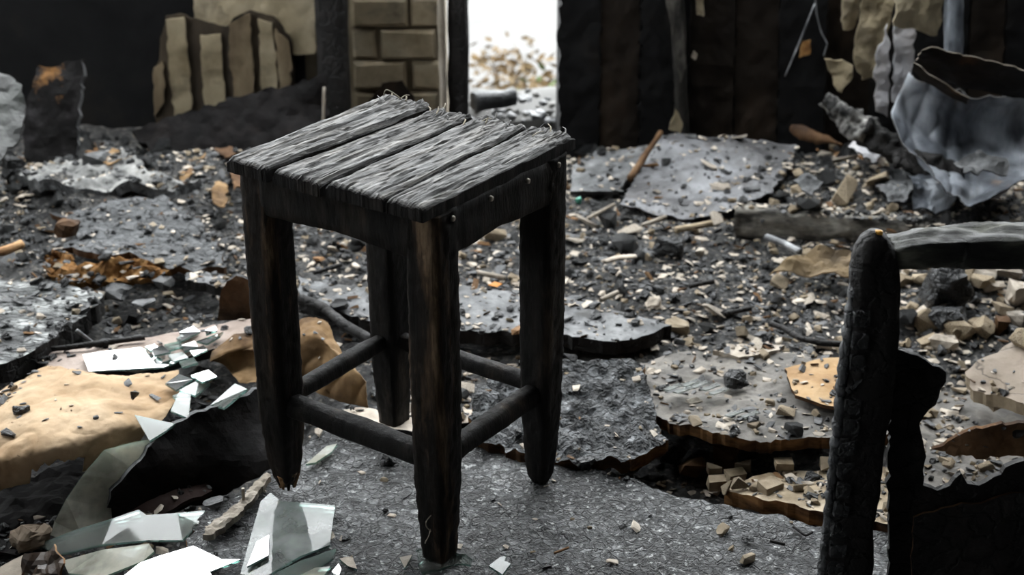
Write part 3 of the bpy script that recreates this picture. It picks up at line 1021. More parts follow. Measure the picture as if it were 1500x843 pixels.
T('fibreboard', 'ragged orange fibreboard poking out from under the dark slab', 'board',
  [(64, 378, .05), (76, 366, .062), (104, 370, .064), (118, 384, .060), (150, 382, .062), (205, 379, .062), (252, 398, .054), (240, 409, .04), (150, 416, .036), (100, 418, .036), (70, 406, .04)],
  None, .012, [FIBRE, FIBRE], amp=.016, freq=45, dens=.0055, ragged=.005)
T('pale_ash_slab', 'pale ash-covered slab on the mound at the back left', 'board',
  [(33, 258), (75, 240), (120, 236), (165, 240), (203, 246), (218, 275), (296, 283), (240, 303), (130, 298), (60, 292), (30, 278)], None, .02, [mat('pale_ash', [(.34, (.05, .05, .05)), (.48, (.18, .18, .175)), (.66, (.36, .355, .34))], 14, bump=.7, bscale=60, bdist=.008, spec=.3, spots=[(20, .6, .68, (.03, .03, .03))]), DGREYB], amp=.018, freq=18, dens=.008, ragged=.004, dz=.03)
T('grey_plank', 'short grey plank end lying left of the stool', 'plank', [(272, 399), (284, 395), (335, 405), (345, 412), (328, 421), (272, 411)], .035, .016, [GREYB, CHAR], amp=.002, dens=.008, ragged=.002)
T('pink_board', 'long pinkish scorched board beneath the broken mirror', 'board',
  [(45, 524), (75, 512), (215, 494), (320, 476), (380, 466), (385, 495), (300, 515), (200, 545), (120, 545), (60, 534)], .030, .014, [mat('pinkish_ply', [(.3, (.2, .15, .12)), (.6, (.38, .31, .27)), (.75, (.5, .43, .38))], 8, bump=.4, spots=[(12, .6, .7, (.05, .045, .04))]), CHAR], amp=.003, dens=.01, ragged=.003)
T('arched_offcut', 'brown curved scorched offcut propped beside the left leg of the stool', 'board',
  [V(318, 470, 1.98), V(322, 440, 1.985), V(332, 412, 1.99), V(346, 404, 1.99), V(364, 410, 1.985), V(376, 420, 1.98), V(376, 472, 1.97)] and [(318, 470, .02), (322, 440, .055), (332, 412, .085), (346, 404, .09), (364, 410, .085), (376, 422, .075), (376, 472, .02)],
  None, .012, [BROWN, CHAR], amp=.003, dens=.007, ragged=.002, surf=False)
T('fallen_sheet', 'flat grey metal sheet fallen at the back behind the stool', 'sheet',
  [(908, 306, .01), (940, 242, .03), (966, 198, .06), (1000, 197, .065), (1085, 203, .06), (1166, 209, .055), (1160, 242, .045), (1130, 286, .03), (1090, 306, .025), (1000, 320, .01)],
  None, .004, [mat('mottled_grey_sheet', [(.3, (.03, .029, .03)), (.48, (.095, .095, .10)), (.7, (.24, .245, .26))], 10, bump=.5, spec=.5, rough=(.35, .65), spots=[(8, .56, .7, (.06, .045, .035)), (50, .62, .68, (.02, .02, .02)), (60, .66, .7, (.4, .38, .36))]), RUST], amp=.016, freq=9, dens=.01, ragged=.004)
T('thin_grey_board', 'thin grey board lying beside the fallen metal sheet', 'board',
  [(836, 281, .01), (840, 240, .02), (872, 222, .03), (950, 213, .045), (924, 255, .03), (905, 281, .015)], None, .008, [GREYB, CHAR], amp=.004, freq=9, ragged=.003)
o = loft('dark_strip', [(G(922, 262, .035), .006, .007), (G(968, 194, .085), .005, .006)], BROWN, nseg=14, nring=8, amp=.002)
meta(o, 'narrow dark strip leaning between the grey board and metal sheet', 'strip')
# beam across the right
o = loft('charred_beam', [(G(1078, 321, .026), .022, .027), (G(1200, 330, .028), .025, .028), (G(1352, 344, .03), .027, .028)], [BEAMW], nseg=110, nring=36, amp=.005, freq=70, sq=10, capamp=.01, surf=True)
meta(o, 'charred square beam lying across the debris behind the right-hand post', 'beam')
# upright charred boards
T('upright_charred_board', 'jagged charred board standing upright against the left back wall', 'board',
  [V(36, 243, 2.72), V(35, 165, 2.76), V(45, 128, 2.78), V(52, 99, 2.8), V(86, 94, 2.8), V(121, 86, 2.8), V(118, 140, 2.77), V(110, 236, 2.72)], None, .02, [DGREYB, PALEW], amp=.004, dens=.01, ragged=.004, surf=False, up=Vector((0, -1, .3))) if False else None
o = sheet('upright_charred_board', [V(36, 246, 2.66), V(35, 165, 2.70), V(45, 128, 2.72), V(52, 99, 2.74), V(86, 94, 2.74), V(121, 86, 2.74), V(118, 140, 2.71), V(110, 240, 2.66)], .018, [mat('streaked_char', [(.38, (.003, .003, .003)), (.55, (.009, .008, .008)), (.72, (.04, .037, .04))], 12, bump=.8, spec=.15, spots=[(7, .64, .7, (.2, .10, .035))]), GRIT], amp=.005, dens=.008, ragged=.004, surf=False, up=Vector((0, -1, .3)))
meta(o, 'jagged charred board standing upright at the back left', 'board')
o = sheet('leaning_grey_sheet', [V(-60, 60, 2.66), V(0, 102, 2.62), V(33, 125, 2.6), V(38, 160, 2.57), V(30, 203, 2.52), V(0, 238, 2.46), V(-60, 270, 2.42)], .006, [mat('greenish_grey_sheet', [(.40, (.004, .0045, .004)), (.52, (.013, .0145, .013)), (.68, (.06, .066, .06))], 9, bump=.5, spec=.5, rough=(.35, .6)), CHAR], amp=.012, freq=14, dens=.01, ragged=.004, surf=False, up=Vector((0, -1, .3)))
meta(o, 'pale grey sheet leaning at the far left edge', 'sheet')
o = sheet('leaning_board', [V(192, 192, 2.86), V(275, 164, 2.88), V(375, 136, 2.90), V(476, 110, 2.92), V(482, 170, 2.90), V(430, 205, 2.84), V(340, 238, 2.8), V(250, 250, 2.78)], .03, [BLACK, BLACK], amp=.006, dens=.011, ragged=.005, surf=False, up=Vector((0, -1, .3)))
meta(o, 'wide black charred board leaning below the striped plaster', 'board')
o = loft('pale_stick', [(V(473, 190, 2.88), .003, .003), (V(475, 128, 2.89), .0028, .003)], PALEW, nseg=8, nring=8, amp=.0006)
meta(o, 'thin pale stick standing in front of the dark pillar', 'stick')
# big board on edge at the left front
o = sheet('board_on_edge', [G(150, 762, -.05), G(163, 722, .0), G(193, 689, .03), G(215, 657, .05), G(240, 628, .06), G(290, 603, .065), G(340, 585, .065), G(392, 568, .065), G(400, 690, .0), G(300, 740, -.05)], .02, [BLACK, DGREYB], amp=.005, dens=.008, ragged=.003, surf=False, up=Vector((.2, -1, .3)))
meta(o, 'thick blackened board standing on edge behind the left leg of the stool', 'board')
T('brown_curved_board', 'brown curved scorched board seen through the gap right of the post', 'board',
  [(1365, 660, -.01), (1395, 642, .01), (1430, 628, .03), (1500, 622, .04), (1560, 622, .04), (1560, 672, 0), (1500, 668, -.01), (1400, 672, -.015)], None, .008, [BROWN, EDGE], amp=.006, dens=.007, ragged=.003, jag=.002)
T('dusty_board', 'dusty beige board seen low through the burnt-out panel', 'board', [(1328, 560), (1420, 575), (1560, 600), (1560, 760), (1400, 760), (1328, 740)], -.035, .012, [bpy.data.materials['ashy_beige_board'], EDGE], amp=.006, freq=20, dens=.008, ragged=.003)
T('shade_sheet', 'black sheet added for the shade in the hollow under the brown paper', 'sheet', [(-60, 715), (60, 690), (150, 672), (170, 742), (80, 800), (-60, 815)], -.044, .004, [BLACK, BLACK], amp=.012, freq=25, dens=.009, ragged=.004)  # dark sheet stands in for the shade under the paper
T('flat_stone_slab', 'flat brownish stone slab at the right edge behind the panel', 'slab',
  [(1414, 546, .02), (1440, 524, .035), (1482, 500, .05), (1520, 490, .05), (1560, 500, .05), (1560, 600, .04), (1500, 592, .03), (1425, 571, .015)], None, .02, [mat('brown_grey_stone', [(.3, (.15, .12, .09)), (.6, (.27, .22, .175)), (.75, (.36, .31, .26))], 8, bump=.4, crack=(9, .02, .6, .3)), TANB], amp=.004, freq=12, dens=.01, ragged=.003)
T('amber_cardboard', 'yellow-brown folded cardboard left of the post top', 'cardboard',
  [(1128, 402, .01), (1160, 380, .03), (1200, 362, .045), (1246, 365, .045), (1248, 404, .02), (1215, 398, .03), (1180, 404, .012)], None, .003, [mat('olive_cardboard', [(.3, (.05, .034, .018)), (.5, (.15, .105, .055)), (.7, (.27, .205, .12))], 9, bump=.4, spots=[(7, .56, .68, (.025, .017, .01))]), PAPER], amp=.014, freq=22, dens=.008, ragged=.002, surf=False)
T('pale_plate', 'pale flat plaster plate in the middle of the right debris', 'plate', [(1046, 514), (1065, 503), (1110, 500), (1150, 505), (1125, 517), (1080, 522)], .02, .008, PLAST, amp=.003, ragged=.004, dens=.008)
T('pale_strip_board', 'pale strip of board behind the rear leg of the stool', 'board', [(488, 600), (520, 596), (600, 612), (690, 600), (690, 618), (610, 634), (540, 622)], .012, .008, [PLAST, CHAR], amp=.002, ragged=.003, dens=.008)
T('reddish_board', 'reddish-brown scorched board in the shadow at the front left', 'board', [(150, 770, -.04), (215, 735, -.02), (300, 705, -.02), (310, 718, -.02), (255, 745, -.03), (200, 775, -.045)], None, .01, [mat('red_brown_char', [(.3, (.015, .008, .007)), (.6, (.05, .028, .024)), (.75, (.1, .06, .05))], 9)], amp=.004, ragged=.003)

# ------------------------------------------------------------------ brown paper
rows = [[(70, 534, .05), (130, 541, .055), (190, 544, .05), (262, 540, .04)],
        [(-30, 590, .045), (80, 575, .06), (170, 582, .06), (262, 575, .045)],
        [(-60, 640, .045), (60, 622, .062), (150, 622, .06), (240, 612, .045)],
        [(-70, 690, .03), (60, 664, .05), (140, 650, .045), (212, 640, .03)],
        [(-70, 745, -.02), (55, 708, .0), (132, 690, .005), (200, 665, .0)]]
patch('brown_paper', [[G(*p) for p in r] for r in rows], 170, 130, .0012, [PAPER, PAPERD], amp=.005, freq=18, rag=.12, wrinkle=.0045, wf=7,
      hole=lambda u, v: (v > .84 and .30 < u < .62 and v > .84 + .12 * abs(noise.noise(Vector((u * 14, 0, 0))))),
      label='large crumpled brown paper sheet at the front left strewn with char', cat='paper')
rows = [[(318, 505, .035), (350, 488, .05), (400, 476, .06), (455, 464, .085), (480, 470, .08)],
        [(306, 528, .03), (345, 510, .045), (400, 500, .06), (462, 490, .085), (510, 525, .06)],
        [(330, 540, .015), (365, 528, .03), (415, 532, .04), (478, 530, .055), (532, 556, .05)],
        [(350, 560, .01), (385, 560, .012), (430, 565, .012), (478, 584, .01), (538, 600, .008)]]
patch('crumpled_paper', [[G(*p) for p in r] for r in rows], 110, 80, .0012, [PAPERD, PAPER], amp=.005, freq=20, rag=.12, wrinkle=.008, wf=9,
      label='folded tan wrapping paper lying behind the left leg of the stool', cat='paper')

# ------------------------------------------------------------------ right back: curled metal, band, log, hangings
ym = 2.62
rows = [[V(1332, 104, 2.60), V(1362, 118, 2.57), V(1402, 128, 2.56), V(1440, 140, 2.56), V(1530, 130, 2.58)],
        [V(1316, 142, 2.60), V(1352, 158, 2.60), V(1396, 172, 2.60), V(1430, 185, 2.60), V(1530, 175, 2.62)],
        [V(1306, 172, 2.57), V(1345, 200, 2.57), V(1392, 215, 2.56), V(1428, 228, 2.56), V(1530, 215, 2.58)],
        [V(1322, 205, 2.52), V(1356, 236, 2.50), V(1395, 255, 2.47), V(1430, 268, 2.45), V(1520, 235, 2.50)],
        [V(1348, 232, 2.46), V(1375, 270, 2.40), V(1400, 290, 2.37), V(1424, 303, 2.35), V(1510, 258, 2.42)]]
# gentle flutes down the sheet
patch('curled_metal_sheet', rows, 70, 50, .002, [METAL, RUST], amp=.006, freq=9, rag=.15, wrinkle=.008, wf=9, flute=lambda u, v: .011 * abs(math.sin(u * 12 + .8 * math.sin(v * 2))) ** .6 * (1 - .5 * v),
      label='large curled blue-grey metal sheet at the back right', cat='sheet', surf=False)
bandm = mat('blackened_rust', [(.42, (.005, .004, .0035)), (.58, (.012, .008, .005)), (.74, (.11, .052, .018))], 7, bump=.3, bscale=40, spec=.12, rough=(.5, .75))
o = sheet('rusty_band', [V(1350, 72, 2.50), V(1366, 66, 2.50), V(1420, 83, 2.49), V(1470, 96, 2.48), V(1540, 112, 2.46), V(1540, 150, 2.53), V(1470, 140, 2.54), V(1420, 130, 2.55), V(1384, 116, 2.56), V(1340, 96, 2.55)], .0014, [bandm, PALEW], amp=.006, freq=12, dens=.009, ragged=.003, surf=False, up=Vector((0, -1, -.2)))
meta(o, 'dark rusty metal band above the curled sheet', 'sheet')
o = sheet('lower_band', [V(1338, 92, 2.49), V(1365, 112, 2.48), V(1400, 134, 2.47), V(1420, 146, 2.465), V(1416, 154, 2.49), V(1385, 140, 2.50), V(1350, 118, 2.51), V(1336, 104, 2.51)], .0014, [bandm, PALEW], amp=.003, freq=12, dens=.007, ragged=.002, surf=False, up=Vector((0, -1, -.2)))
meta(o, 'short torn dark strip under the rusty band', 'sheet')
for l, pts, m_ in (('flat grey scrap left of the burnt log', [(1243, 215, .06), (1262, 200, .065), (1300, 198, .065), (1302, 225, .055), (1278, 236, .05)], PALET),
                   ('crumpled grey scrap below the middle of the burnt log', [(1282, 262, .05), (1300, 240, .06), (1330, 244, .06), (1346, 262, .055), (1330, 290, .04), (1300, 300, .03)], GREYB),
                   ('grey folded scrap at the foot of the burnt log', [(1326, 262, .07), (1352, 250, .07), (1398, 276, .06), (1402, 290, .05), (1372, 308, .03), (1340, 304, .03)], METAL),
                   ('torn pale scrap lying on the curled metal sheet', [(1400, 236, .12), (1430, 222, .13), (1472, 230, .13), (1476, 252, .11), (1440, 250, .11), (1412, 256, .11)], GREYB),
                   ('small pale scrap in front of the right back wall', [(1160, 262, .05), (1185, 256, .06), (1204, 268, .05), (1190, 284, .04)], GREYB)):
    o = sheet('crumpled_scrap', [G(p[0], p[1], p[2] + .022) for p in pts], .003, [m_, CHAR], amp=.016, freq=22, dens=.007, ragged=.004, surf=False)
    meta(o, l, 'scrap')
o = sheet('pale_curl', [G(1400, 304, .015), G(1432, 285, .04), G(1475, 262, .06), G(1500, 248, .06), G(1468, 285, .035), G(1440, 306, .012)], .003, [PALET, RUST], amp=.004, surf=False, dens=.01)
meta(o, 'peach-coloured scorched curl at the lower rim of the metal sheet', 'scrap')


def ashfn(t, an, x, y):
    s = 1 + .25 * noise.noise(Vector((t * 12, an, 0)))
    return x * s, y * s


lg = empty('burnt_log', G(1340, 240, .03), label='burnt log with white ash end slanting in front of the metal sheet', cat='log')
a0, a1, a2, a3 = V(1208, 150, 2.66), V(1270, 190, 2.60), V(1330, 228, 2.54), V(1402, 268, 2.46)
o = child(loft('charred_end', [(a1, .026, .022), (a2, .022, .02), (a3, .018, .016)], CHAR, nseg=50, nring=20, amp=.018, freq=45, sq=2.5, fn=ashfn, capamp=.01), lg)
o = child(loft('ash_end', [(a0, .010, .010), (a0.lerp(a1, .3), .016, .016), (a0.lerp(a1, .7), .024, .022), (a1 + (a1 - a0) * .1, .026, .023)], [mat('white_ash', [(.38, (.01, .01, .01)), (.48, (.09, .087, .083)), (.66, (.36, .35, .33))], 26, bump=.7, spec=.2)], nseg=40, nring=20, amp=.018, freq=50, sq=2.3, fn=ashfn, capamp=.008), lg)
# hangings
for nm, lab, cat, pts, y, m in (
    ('hanging_plaster', 'long yellowed strip of plaster hanging beside the white trim', 'plaster', [(1268, -20), (1314, -20), (1302, 40), (1290, 80), (1281, 118), (1263, 118), (1250, 86), (1257, 45)], 2.84, YPLAST),
    ('torn_lining', 'narrow torn lining hanging left of the yellow plaster strip', 'plaster', [(1238, -20), (1262, -20), (1258, 25), (1252, 44), (1236, 44), (1232, 30)], 2.86, YPLAST),
    ('dangling_scrap', 'small heart-shaped plaster scrap dangling at the back right', 'plaster', [(1208, 86), (1222, 90), (1250, 95), (1246, 118), (1232, 134), (1220, 124)], 2.80, YPLAST),
    ('white_trim_strip', 'bent white strip of trim standing at the back right', 'trim', [(1302, 36), (1304, 100), (1300, 172), (1283, 162), (1283, 90)], 2.78, PALET),
    ('pinkish_trim', 'pinkish scorched window trim right of the white strip', 'trim', [(1311, 34), (1340, 44), (1337, 96), (1324, 150), (1308, 150)], 2.79, PALET),
    ('folded_lining', 'folded pale lining hanging above the pinkish trim', 'plaster', [(1312, -20), (1384, -20), (1380, 30), (1374, 54), (1345, 46), (1308, 38)], 2.72, YPLAST),
):
    o = sheet(nm, vpoly(pts, y), .006, [m, m], amp=.014, freq=16, dens=.008, ragged=.003, surf=False, up=Vector((0, -1, 0)))
    meta(o, lab, cat)
o = loft('charred_stud', [(V(1396, 78, 2.70), .017, .015), (V(1398, -30, 2.72), .017, .015)], [mat('silvery_char', [(.35, (.02, .022, .026)), (.5, (.09, .1, .115)), (.7, (.3, .33, .37))], 30, stretch=(1, 1, .2), bump=.8, spec=.6, rough=(.3, .6))], nseg=24, nring=14, amp=.003, freq=60, ref=Vector((0, 1, 0)))
meta(o, 'silvery charred stud standing above the rusty band', 'stud')
pts = [(V(1194, -10, 2.82), .0016, .0016), (V(1196, 20, 2.82), .0016, .0016), (V(1203, 48, 2.81), .0016, .0016), (V(1212, 64, 2.8), .0016, .0016), (V(1207, 82, 2.8), .0022, .0022)]
meta(loft('dangling_wire', pts, GRIT, nseg=20, nring=6, amp=0, sq=2), 'thin grey wire dangling at the back right wall', 'wire')
meta(loft('thin_rod', [(V(1194, 5, 2.85), .002, .002), (V(1172, 60, 2.85), .002, .002), (V(1150, 112, 2.86), .0015, .0015)], GRIT, nseg=12, nring=6, amp=.0005, sq=2), 'thin slanting rod against the dark back wall', 'rod')
o = loft('dark_debris_log', [(G(1160, 188, .06), .004, .003), (G(1180, 193, .06), .014, .008), (G(1205, 203, .055), .012, .007), (G(1234, 214, .05), .004, .004)], BROWN, nseg=24, nring=12, amp=.012, freq=40, fn=ashfn)
meta(o, 'knobbly brown stick lying under the dark wall at the back right', 'stick')

# ------------------------------------------------------------------ glass
def shard(name, label, pts, m, thick=.003, z=None, tip=None, group=None, cat='glass', edge=None):
    P = pz(pts, z)
    o = sheet(name, P, thick, [m, edge or GEDGE], amp=0, dens=.05, ragged=0, surf=False)
    return meta(o, label, cat, group)


shard('mirror_piece', 'largest white-shining mirror pane on the pink board', [(121, 520), (150, 515), (192, 511), (205, 509), (258, 531), (240, 538), (130, 544)], MIRROR, z=.039)
ms = [[(262, 487), (283, 478), (293, 486), (266, 500)], [(288, 500), (327, 486), (322, 493), (303, 504)], [(240, 505), (262, 500), (268, 508), (246, 514)], [(222, 512), (238, 506), (250, 516), (226, 521)],
      [(265, 506), (285, 500), (290, 508), (270, 515)], [(246, 520), (268, 516), (276, 524), (254, 530)], [(212, 508), (226, 504), (232, 509), (220, 514)], [(278, 514), (298, 506), (304, 512), (284, 522)],
      [(258, 496), (266, 490), (274, 496), (262, 502)], [(228, 524), (244, 520), (250, 528), (236, 532)], [(300, 484), (316, 478), (318, 484), (302, 490)], [(262, 530), (284, 524), (290, 532), (268, 538)]]
for i, pts in enumerate(ms):
    shard('mirror_fragment', 'small white-shining mirror fragment in the heap beside the large mirror pane', [(a, b, .037 + .003 * (i % 4) + .003 * ((j + i) % 2)) for j, (a, b) in enumerate(pts)], [MIRROR, MIRROR, GLASS][i % 3], group='mirror fragments on the pink board')
ms = [[(242, 562), (262, 548), (282, 556), (258, 572)], [(262, 572), (292, 556), (308, 562), (286, 580)], [(280, 550), (305, 542), (318, 552), (296, 560)], [(252, 580), (268, 574), (276, 584), (262, 592)]]
for i, pts in enumerate(ms):
    shard('glass_fragment', 'broken glass fragment above the board standing on edge', [(a, b, .052 + .005 * (i % 3) + .004 * (j % 2)) for j, (a, b) in enumerate(pts)], [MIRROR, GLASS][i % 2], group='glass fragments behind the board on edge')
shard('clear_shard', 'clear glass shard leaning on the top of the board on edge', [(308, 594, .06), (344, 562, .066), (362, 570, .07), (328, 598, .068)], GLASS)
shard('green_edged_shard', 'clear shard with teal edge at the right rim of the brown paper', [(250, 602, .058), (262, 575, .06), (280, 575, .06), (276, 613, .058)], GLASS)
shard('triangular_shard', 'pointed triangular shard on the right corner of the brown paper', [(197, 608, .062), (256, 621, .062), (242, 632, .06), (219, 646, .055)], GLASS)
shard('tall_curved_shard', 'tall curved smoky glass shard leaning against the brown paper', [(222, 644, .052), (190, 650, .05), (153, 660, .045), (122, 696, .02), (97, 732, -.005), (80, 765, -.03), (71, 792, -.045), (120, 785, -.045), (165, 770, -.045), (163, 745, -.03), (164, 719, -.01), (174, 704, 0), (193, 687, .012), (213, 657, .04)], GLASSD)
shard('long_flat_shard', 'long dark reflecting shard lying across the front left', [(53, 799, -.03), (110, 777, -.02), (165, 760, -.01), (203, 747, -.005), (214, 755, -.005), (260, 752, 0), (301, 748, 0), (290, 768, 0), (267, 792, -.005), (217, 792, -.01), (150, 798, -.02), (90, 812, -.03)], GLASS)
shard('bright_shard', 'brightest white shard at the bottom left of the floor', [(180, 845), (205, 825), (233, 815), (283, 800), (300, 808), (325, 820), (352, 820), (330, 829), (307, 838), (320, 860), (200, 860)], MIRROR, z=.006)
shard('under_shard', 'grey glass shard with black crumbs under the long shard', [(92, 822, -.025), (150, 806, -.015), (218, 797, -.008), (226, 808, -.005), (210, 822, -.01), (150, 846, -.02), (100, 840, -.03)], GLASSD)
shard('pane_under_foot', 'large pale glass pane under the burnt-off foot of the stool', [(352, 842, .006), (366, 790, .006), (382, 735, .006), (396, 722, .006), (412, 735, .006), (450, 737, .006), (491, 741, .006), (487, 770, .006), (483, 799, .006), (440, 815, .006), (388, 846, .006)], glassmat('pale_dusty_glass', (.86, .92, .9), .5, (.55, .58, .56), 1.3))
shard('white_corner_shard', 'white triangular shard on the left edge of the pane under the foot', [(362, 830, .011), (376, 794, .010), (394, 784, .010), (393, 814, .011)], MIRROR)
ms = [[(400, 842), (440, 822), (492, 804), (488, 818), (455, 838), (430, 856)], [(430, 848), (462, 832), (484, 830), (470, 850)], [(486, 838), (496, 826), (500, 834), (494, 850)]]
for i, pts in enumerate(ms):
    shard('splintered_shard', ['long narrow glass splinter below the pane under the foot', 'dark greenish glass piece at the bottom edge left of the front leg', 'small upright white shard at the bottom edge left of the front leg'][i], [(a, b, .007 + .003 * i) for a, b in pts], [GLASS, GLASSD, MIRROR][i])
shard('rounded_white_shard', 'small rounded white shard left of the front foot', [(497, 819), (508, 816), (517, 817), (523, 834), (510, 830)], PLAST, z=.007)
shard('tiny_triangle_shard', 'tiny pale triangular shard just left of the front foot', [(585, 817), (604, 813), (593, 833)], PLAST, z=.008)
shard('clear_chip', 'clear glass chip right of the front foot', [(716, 829), (732, 817), (742, 814), (739, 822), (748, 826), (736, 842)], GLASS, z=.007)
o = sheet('bottle_glass', [G(609, 806, .014), G(612, 826, .006), G(618, 839, .004), G(640, 836, .004), G(662, 829, .004), G(690, 829, .006), G(692, 820, .01), G(682, 812, .014), G(665, 808, .01), G(640, 806, .004)], .0025, [GLASS, GEDGE], amp=.002, dens=.008, ragged=.001, surf=False)
meta(o, 'curved piece of clear glass under the front leg of the stool', 'glass')
shard('strip_of_glass', 'narrow glass strip with dark edge beside the left leg', [(448, 680), (478, 654), (494, 650), (486, 662), (462, 678)], GLASSD, z=.008)
for i, (a, b) in enumerate(((985, 566), (1000, 570), (1024, 562), (1040, 566), (1010, 560), (1052, 572), (1075, 604), (1098, 606))):
    shard('thin_glass_sliver', 'thin shining glass sliver on the warped board', [(a - 14, b + 4, .034), (a + 10, b - 5, .034), (a + 16, b - 2, .036), (a - 6, b + 6, .036)], SLIVER, thick=.002, edge=SLIVER, group='glass slivers on the warped board')

# ------------------------------------------------------------------ named lumps and sticks
def lump(name, label, cat, px, py, w_, h_, m, z=None, d=.8, n=26, sub=1, rz=None, box=.35, group=None, tilt=(0, 0)):
    """lump w_ x h_ pixels whose foot is at (px, py)"""
    g = floorpt(px, py) if z is None else G(px, py, z)
    dist = (g - Vector((0, 0, H))).length
    s = dist / F
    return chunk(name, g + Vector((0, w_ * s * d * .4, 0)), (w_ * s * .6, w_ * s * d * .6, h_ * s * .62), m, n=n, sub=sub, amp=.22, rz=rnd.uniform(-.5, .5) if rz is None else rz, box=box, tilt=tilt, label=label, cat=cat, group=group)


lump('charcoal_boulder', 'largest charcoal lump beneath the top rail of the right-hand frame', 'charcoal', 1385, 462, 76, 70, COAL, n=34, sub=2)
lump('charcoal_boulder', 'flat dark char lump below the largest charcoal lump', 'charcoal', 1395, 492, 60, 34, COAL, n=30, sub=2)
lump('charcoal_boulder', 'round black lump in the middle debris above the long curved stick', 'charcoal', 982, 382, 48, 38, COAL, n=30, sub=2)
lump('charcoal_boulder', 'glossy black lump on the warped board', 'charcoal', 1080, 570, 36, 28, COAL, z=.02, n=26, sub=2)
lump('dark_stone', 'brown-grey stone at the bottom left corner', 'stone', 42, 812, 56, 36, mat('brown_stone', [(.3, (.06, .045, .03)), (.6, (.16, .12, .085)), (.8, (.24, .19, .14))], 9, bump=.3), z=-.04, n=40, sub=2, box=0)
lump('grey_stone', 'smooth grey stone on top of the pale ash slab', 'stone', 140, 250, 46, 24, GRIT, z=.065, n=30, sub=1)
lump('grey_wedge', 'pointed grey stone beside the end of the long dark plank', 'stone', 940, 514, 42, 26, GRIT, n=16, sub=1, tilt=(0, .4))
lump('pale_stone', 'pale round stone in the middle debris', 'stone', 958, 455, 26, 18, PLAST, n=22, sub=1)
lump('layered_tan_lump', 'layered tan plaster lump above the warped board', 'plaster', 992, 494, 40, 24, TANB, n=24, sub=1)
lump('white_pebble', 'round white pebble near the black lump', 'stone', 1027, 377, 15, 14, PLAST, n=20, sub=1, box=0)
lump('green_bit', 'small green glass bit right of the stool', 'glass', 847, 300, 12, 12, GREENP, n=14, sub=0)
lump('brown_wedge', 'brown triangular tile wedge in the gap beside the crackled board', 'tile', 1012, 704, 50, 40, BROWN, z=-.05, n=9, sub=1, box=.2, tilt=(.5, .2))
lump('dark_wedge', 'dark brown block in the shadow below the warped board', 'block', 1062, 690, 46, 36, BROWN, z=-.045, n=14, sub=1, box=.6)
for px, py, a, b in ((985, 680, 60, 30), (924, 692, 40, 24)):
    lump('scorched_chunk', ['orange-scorched chunk under the corner of the charred slab', 'black chunk in the gap under the warped board'][px > 950], 'chunk', px, py, a, b, BROWN if px < 950 else COAL, z=-.055, n=18, sub=1)
for i, (px, py, a, b, l) in enumerate(((1048, 697, 28, 17, 'small tan brick bit standing on the low rubble'), (1052, 720, 36, 20, 'largest tan brick bit beside the lower board'), (1078, 708, 36, 18, 'flat tan brick bit between the others by the lower board'), (1090, 692, 30, 18, 'grey-tan brick bit under the rim of the warped board'), (1130, 725, 42, 17, 'long tan brick bit on the lower board'), (1150, 690, 34, 15, 'tan brick bit at the back of the lower board'), (1215, 690, 30, 18, 'tan brick bit nearest the post'))):
    lump('brick_bit', l, 'brick', px, py, a, b, TANB, z=-.03 if px < 1100 else -.004, n=16, sub=0, box=.8)
lump('tan_block', 'square tan brick piece at the right edge under the stone slab', 'brick', 1467, 604, 36, 22, TANB, z=-.01, n=16, sub=1, box=.9, rz=.1)
lump('tan_wedge', 'pointed brown wedge among the pale stones at the right', 'brick', 1468, 492, 28, 30, BROWN, n=12, sub=1)
for i, (px, py, a, b, l) in enumerate(((1440, 425, 50, 36, 'large pale stone under the rail at the right'), (1458, 432, 34, 24, 'white stone beside the large pale stone'), (1492, 452, 36, 40, 'white angular stone at the right edge'), (1424, 405, 30, 26, 'pale greenish stone beside the big charcoal lump'), (1480, 412, 42, 24, 'pale stone close below the rail'), (1440, 492, 44, 22, 'flat tan stone above the stone slab'), (1385, 520, 40, 30, 'pale cracked plaster lump right of the post'), (1410, 505, 32, 22, 'olive plaster lump below the char lump'), (1498, 480, 40, 22, 'tan stone at the right edge above the slab'), (1350, 420, 26, 18, 'pale stone close to the post'))):
    lump('pale_rock', l, 'stone', px, py, a, b, [PLAST, TANB][i % 2 if i > 4 else 0], n=18, sub=1)
for i, (px, py, a, b, l) in enumerate(((100, 150, 0, 0, ''),)):
    pass
for px, py, a, b, l, m, z in ((28, 540, 40, 26, 'dark lump under the corner of the flaking panel', COAL, .0), (48, 556, 44, 24, 'grey lump beside the brown paper', DGREYB, .0), (22, 560, 30, 18, 'small dark lump at the left edge above the paper', COAL, .0), (170, 440, 52, 18, 'flat grey stone between the slabs', GRIT, .02), (205, 454, 44, 14, 'long flat grey flake between the slabs', GRIT, .02), (238, 425, 34, 18, 'pointed grey flake by the plank end', GRIT, .03), (97, 350, 40, 26, 'brown-grey block beside the dark slab', BROWN, .05), (180, 280, 26, 16, 'brown charred lump on the pale ash slab', BROWN, .05), (20, 270, 40, 44, 'black block at the left edge of the mound', COAL, .04), (15, 330, 60, 50, 'big black lump at the left edge behind the panel', COAL, .0)):
    lump('loose_lump', l, 'stone', px, py, a, b, m, z=z, n=20, sub=1)
for px, py, a, b, l, m, z in ((29, 610, 26, 13, 'oval charcoal bit near the left edge of the brown paper', COAL, .055), (12, 642, 24, 10, 'flat charcoal bit at the left edge of the brown paper', COAL, .05), (198, 586, 14, 14, 'upright charcoal bit at the back of the brown paper', COAL, .062), (140, 616, 9, 6, 'small grey bit in the middle of the brown paper', GRIT, .062), (1096, 797, 22, 10, 'black clump lying alone on the crackled board', COAL, .003), (310, 746, 36, 10, 'grey chip beside the black board on edge', GRIT, .0)):
    lump('charcoal_bit', l, 'charcoal', px, py, a, b, m, z=z, n=16, sub=1)


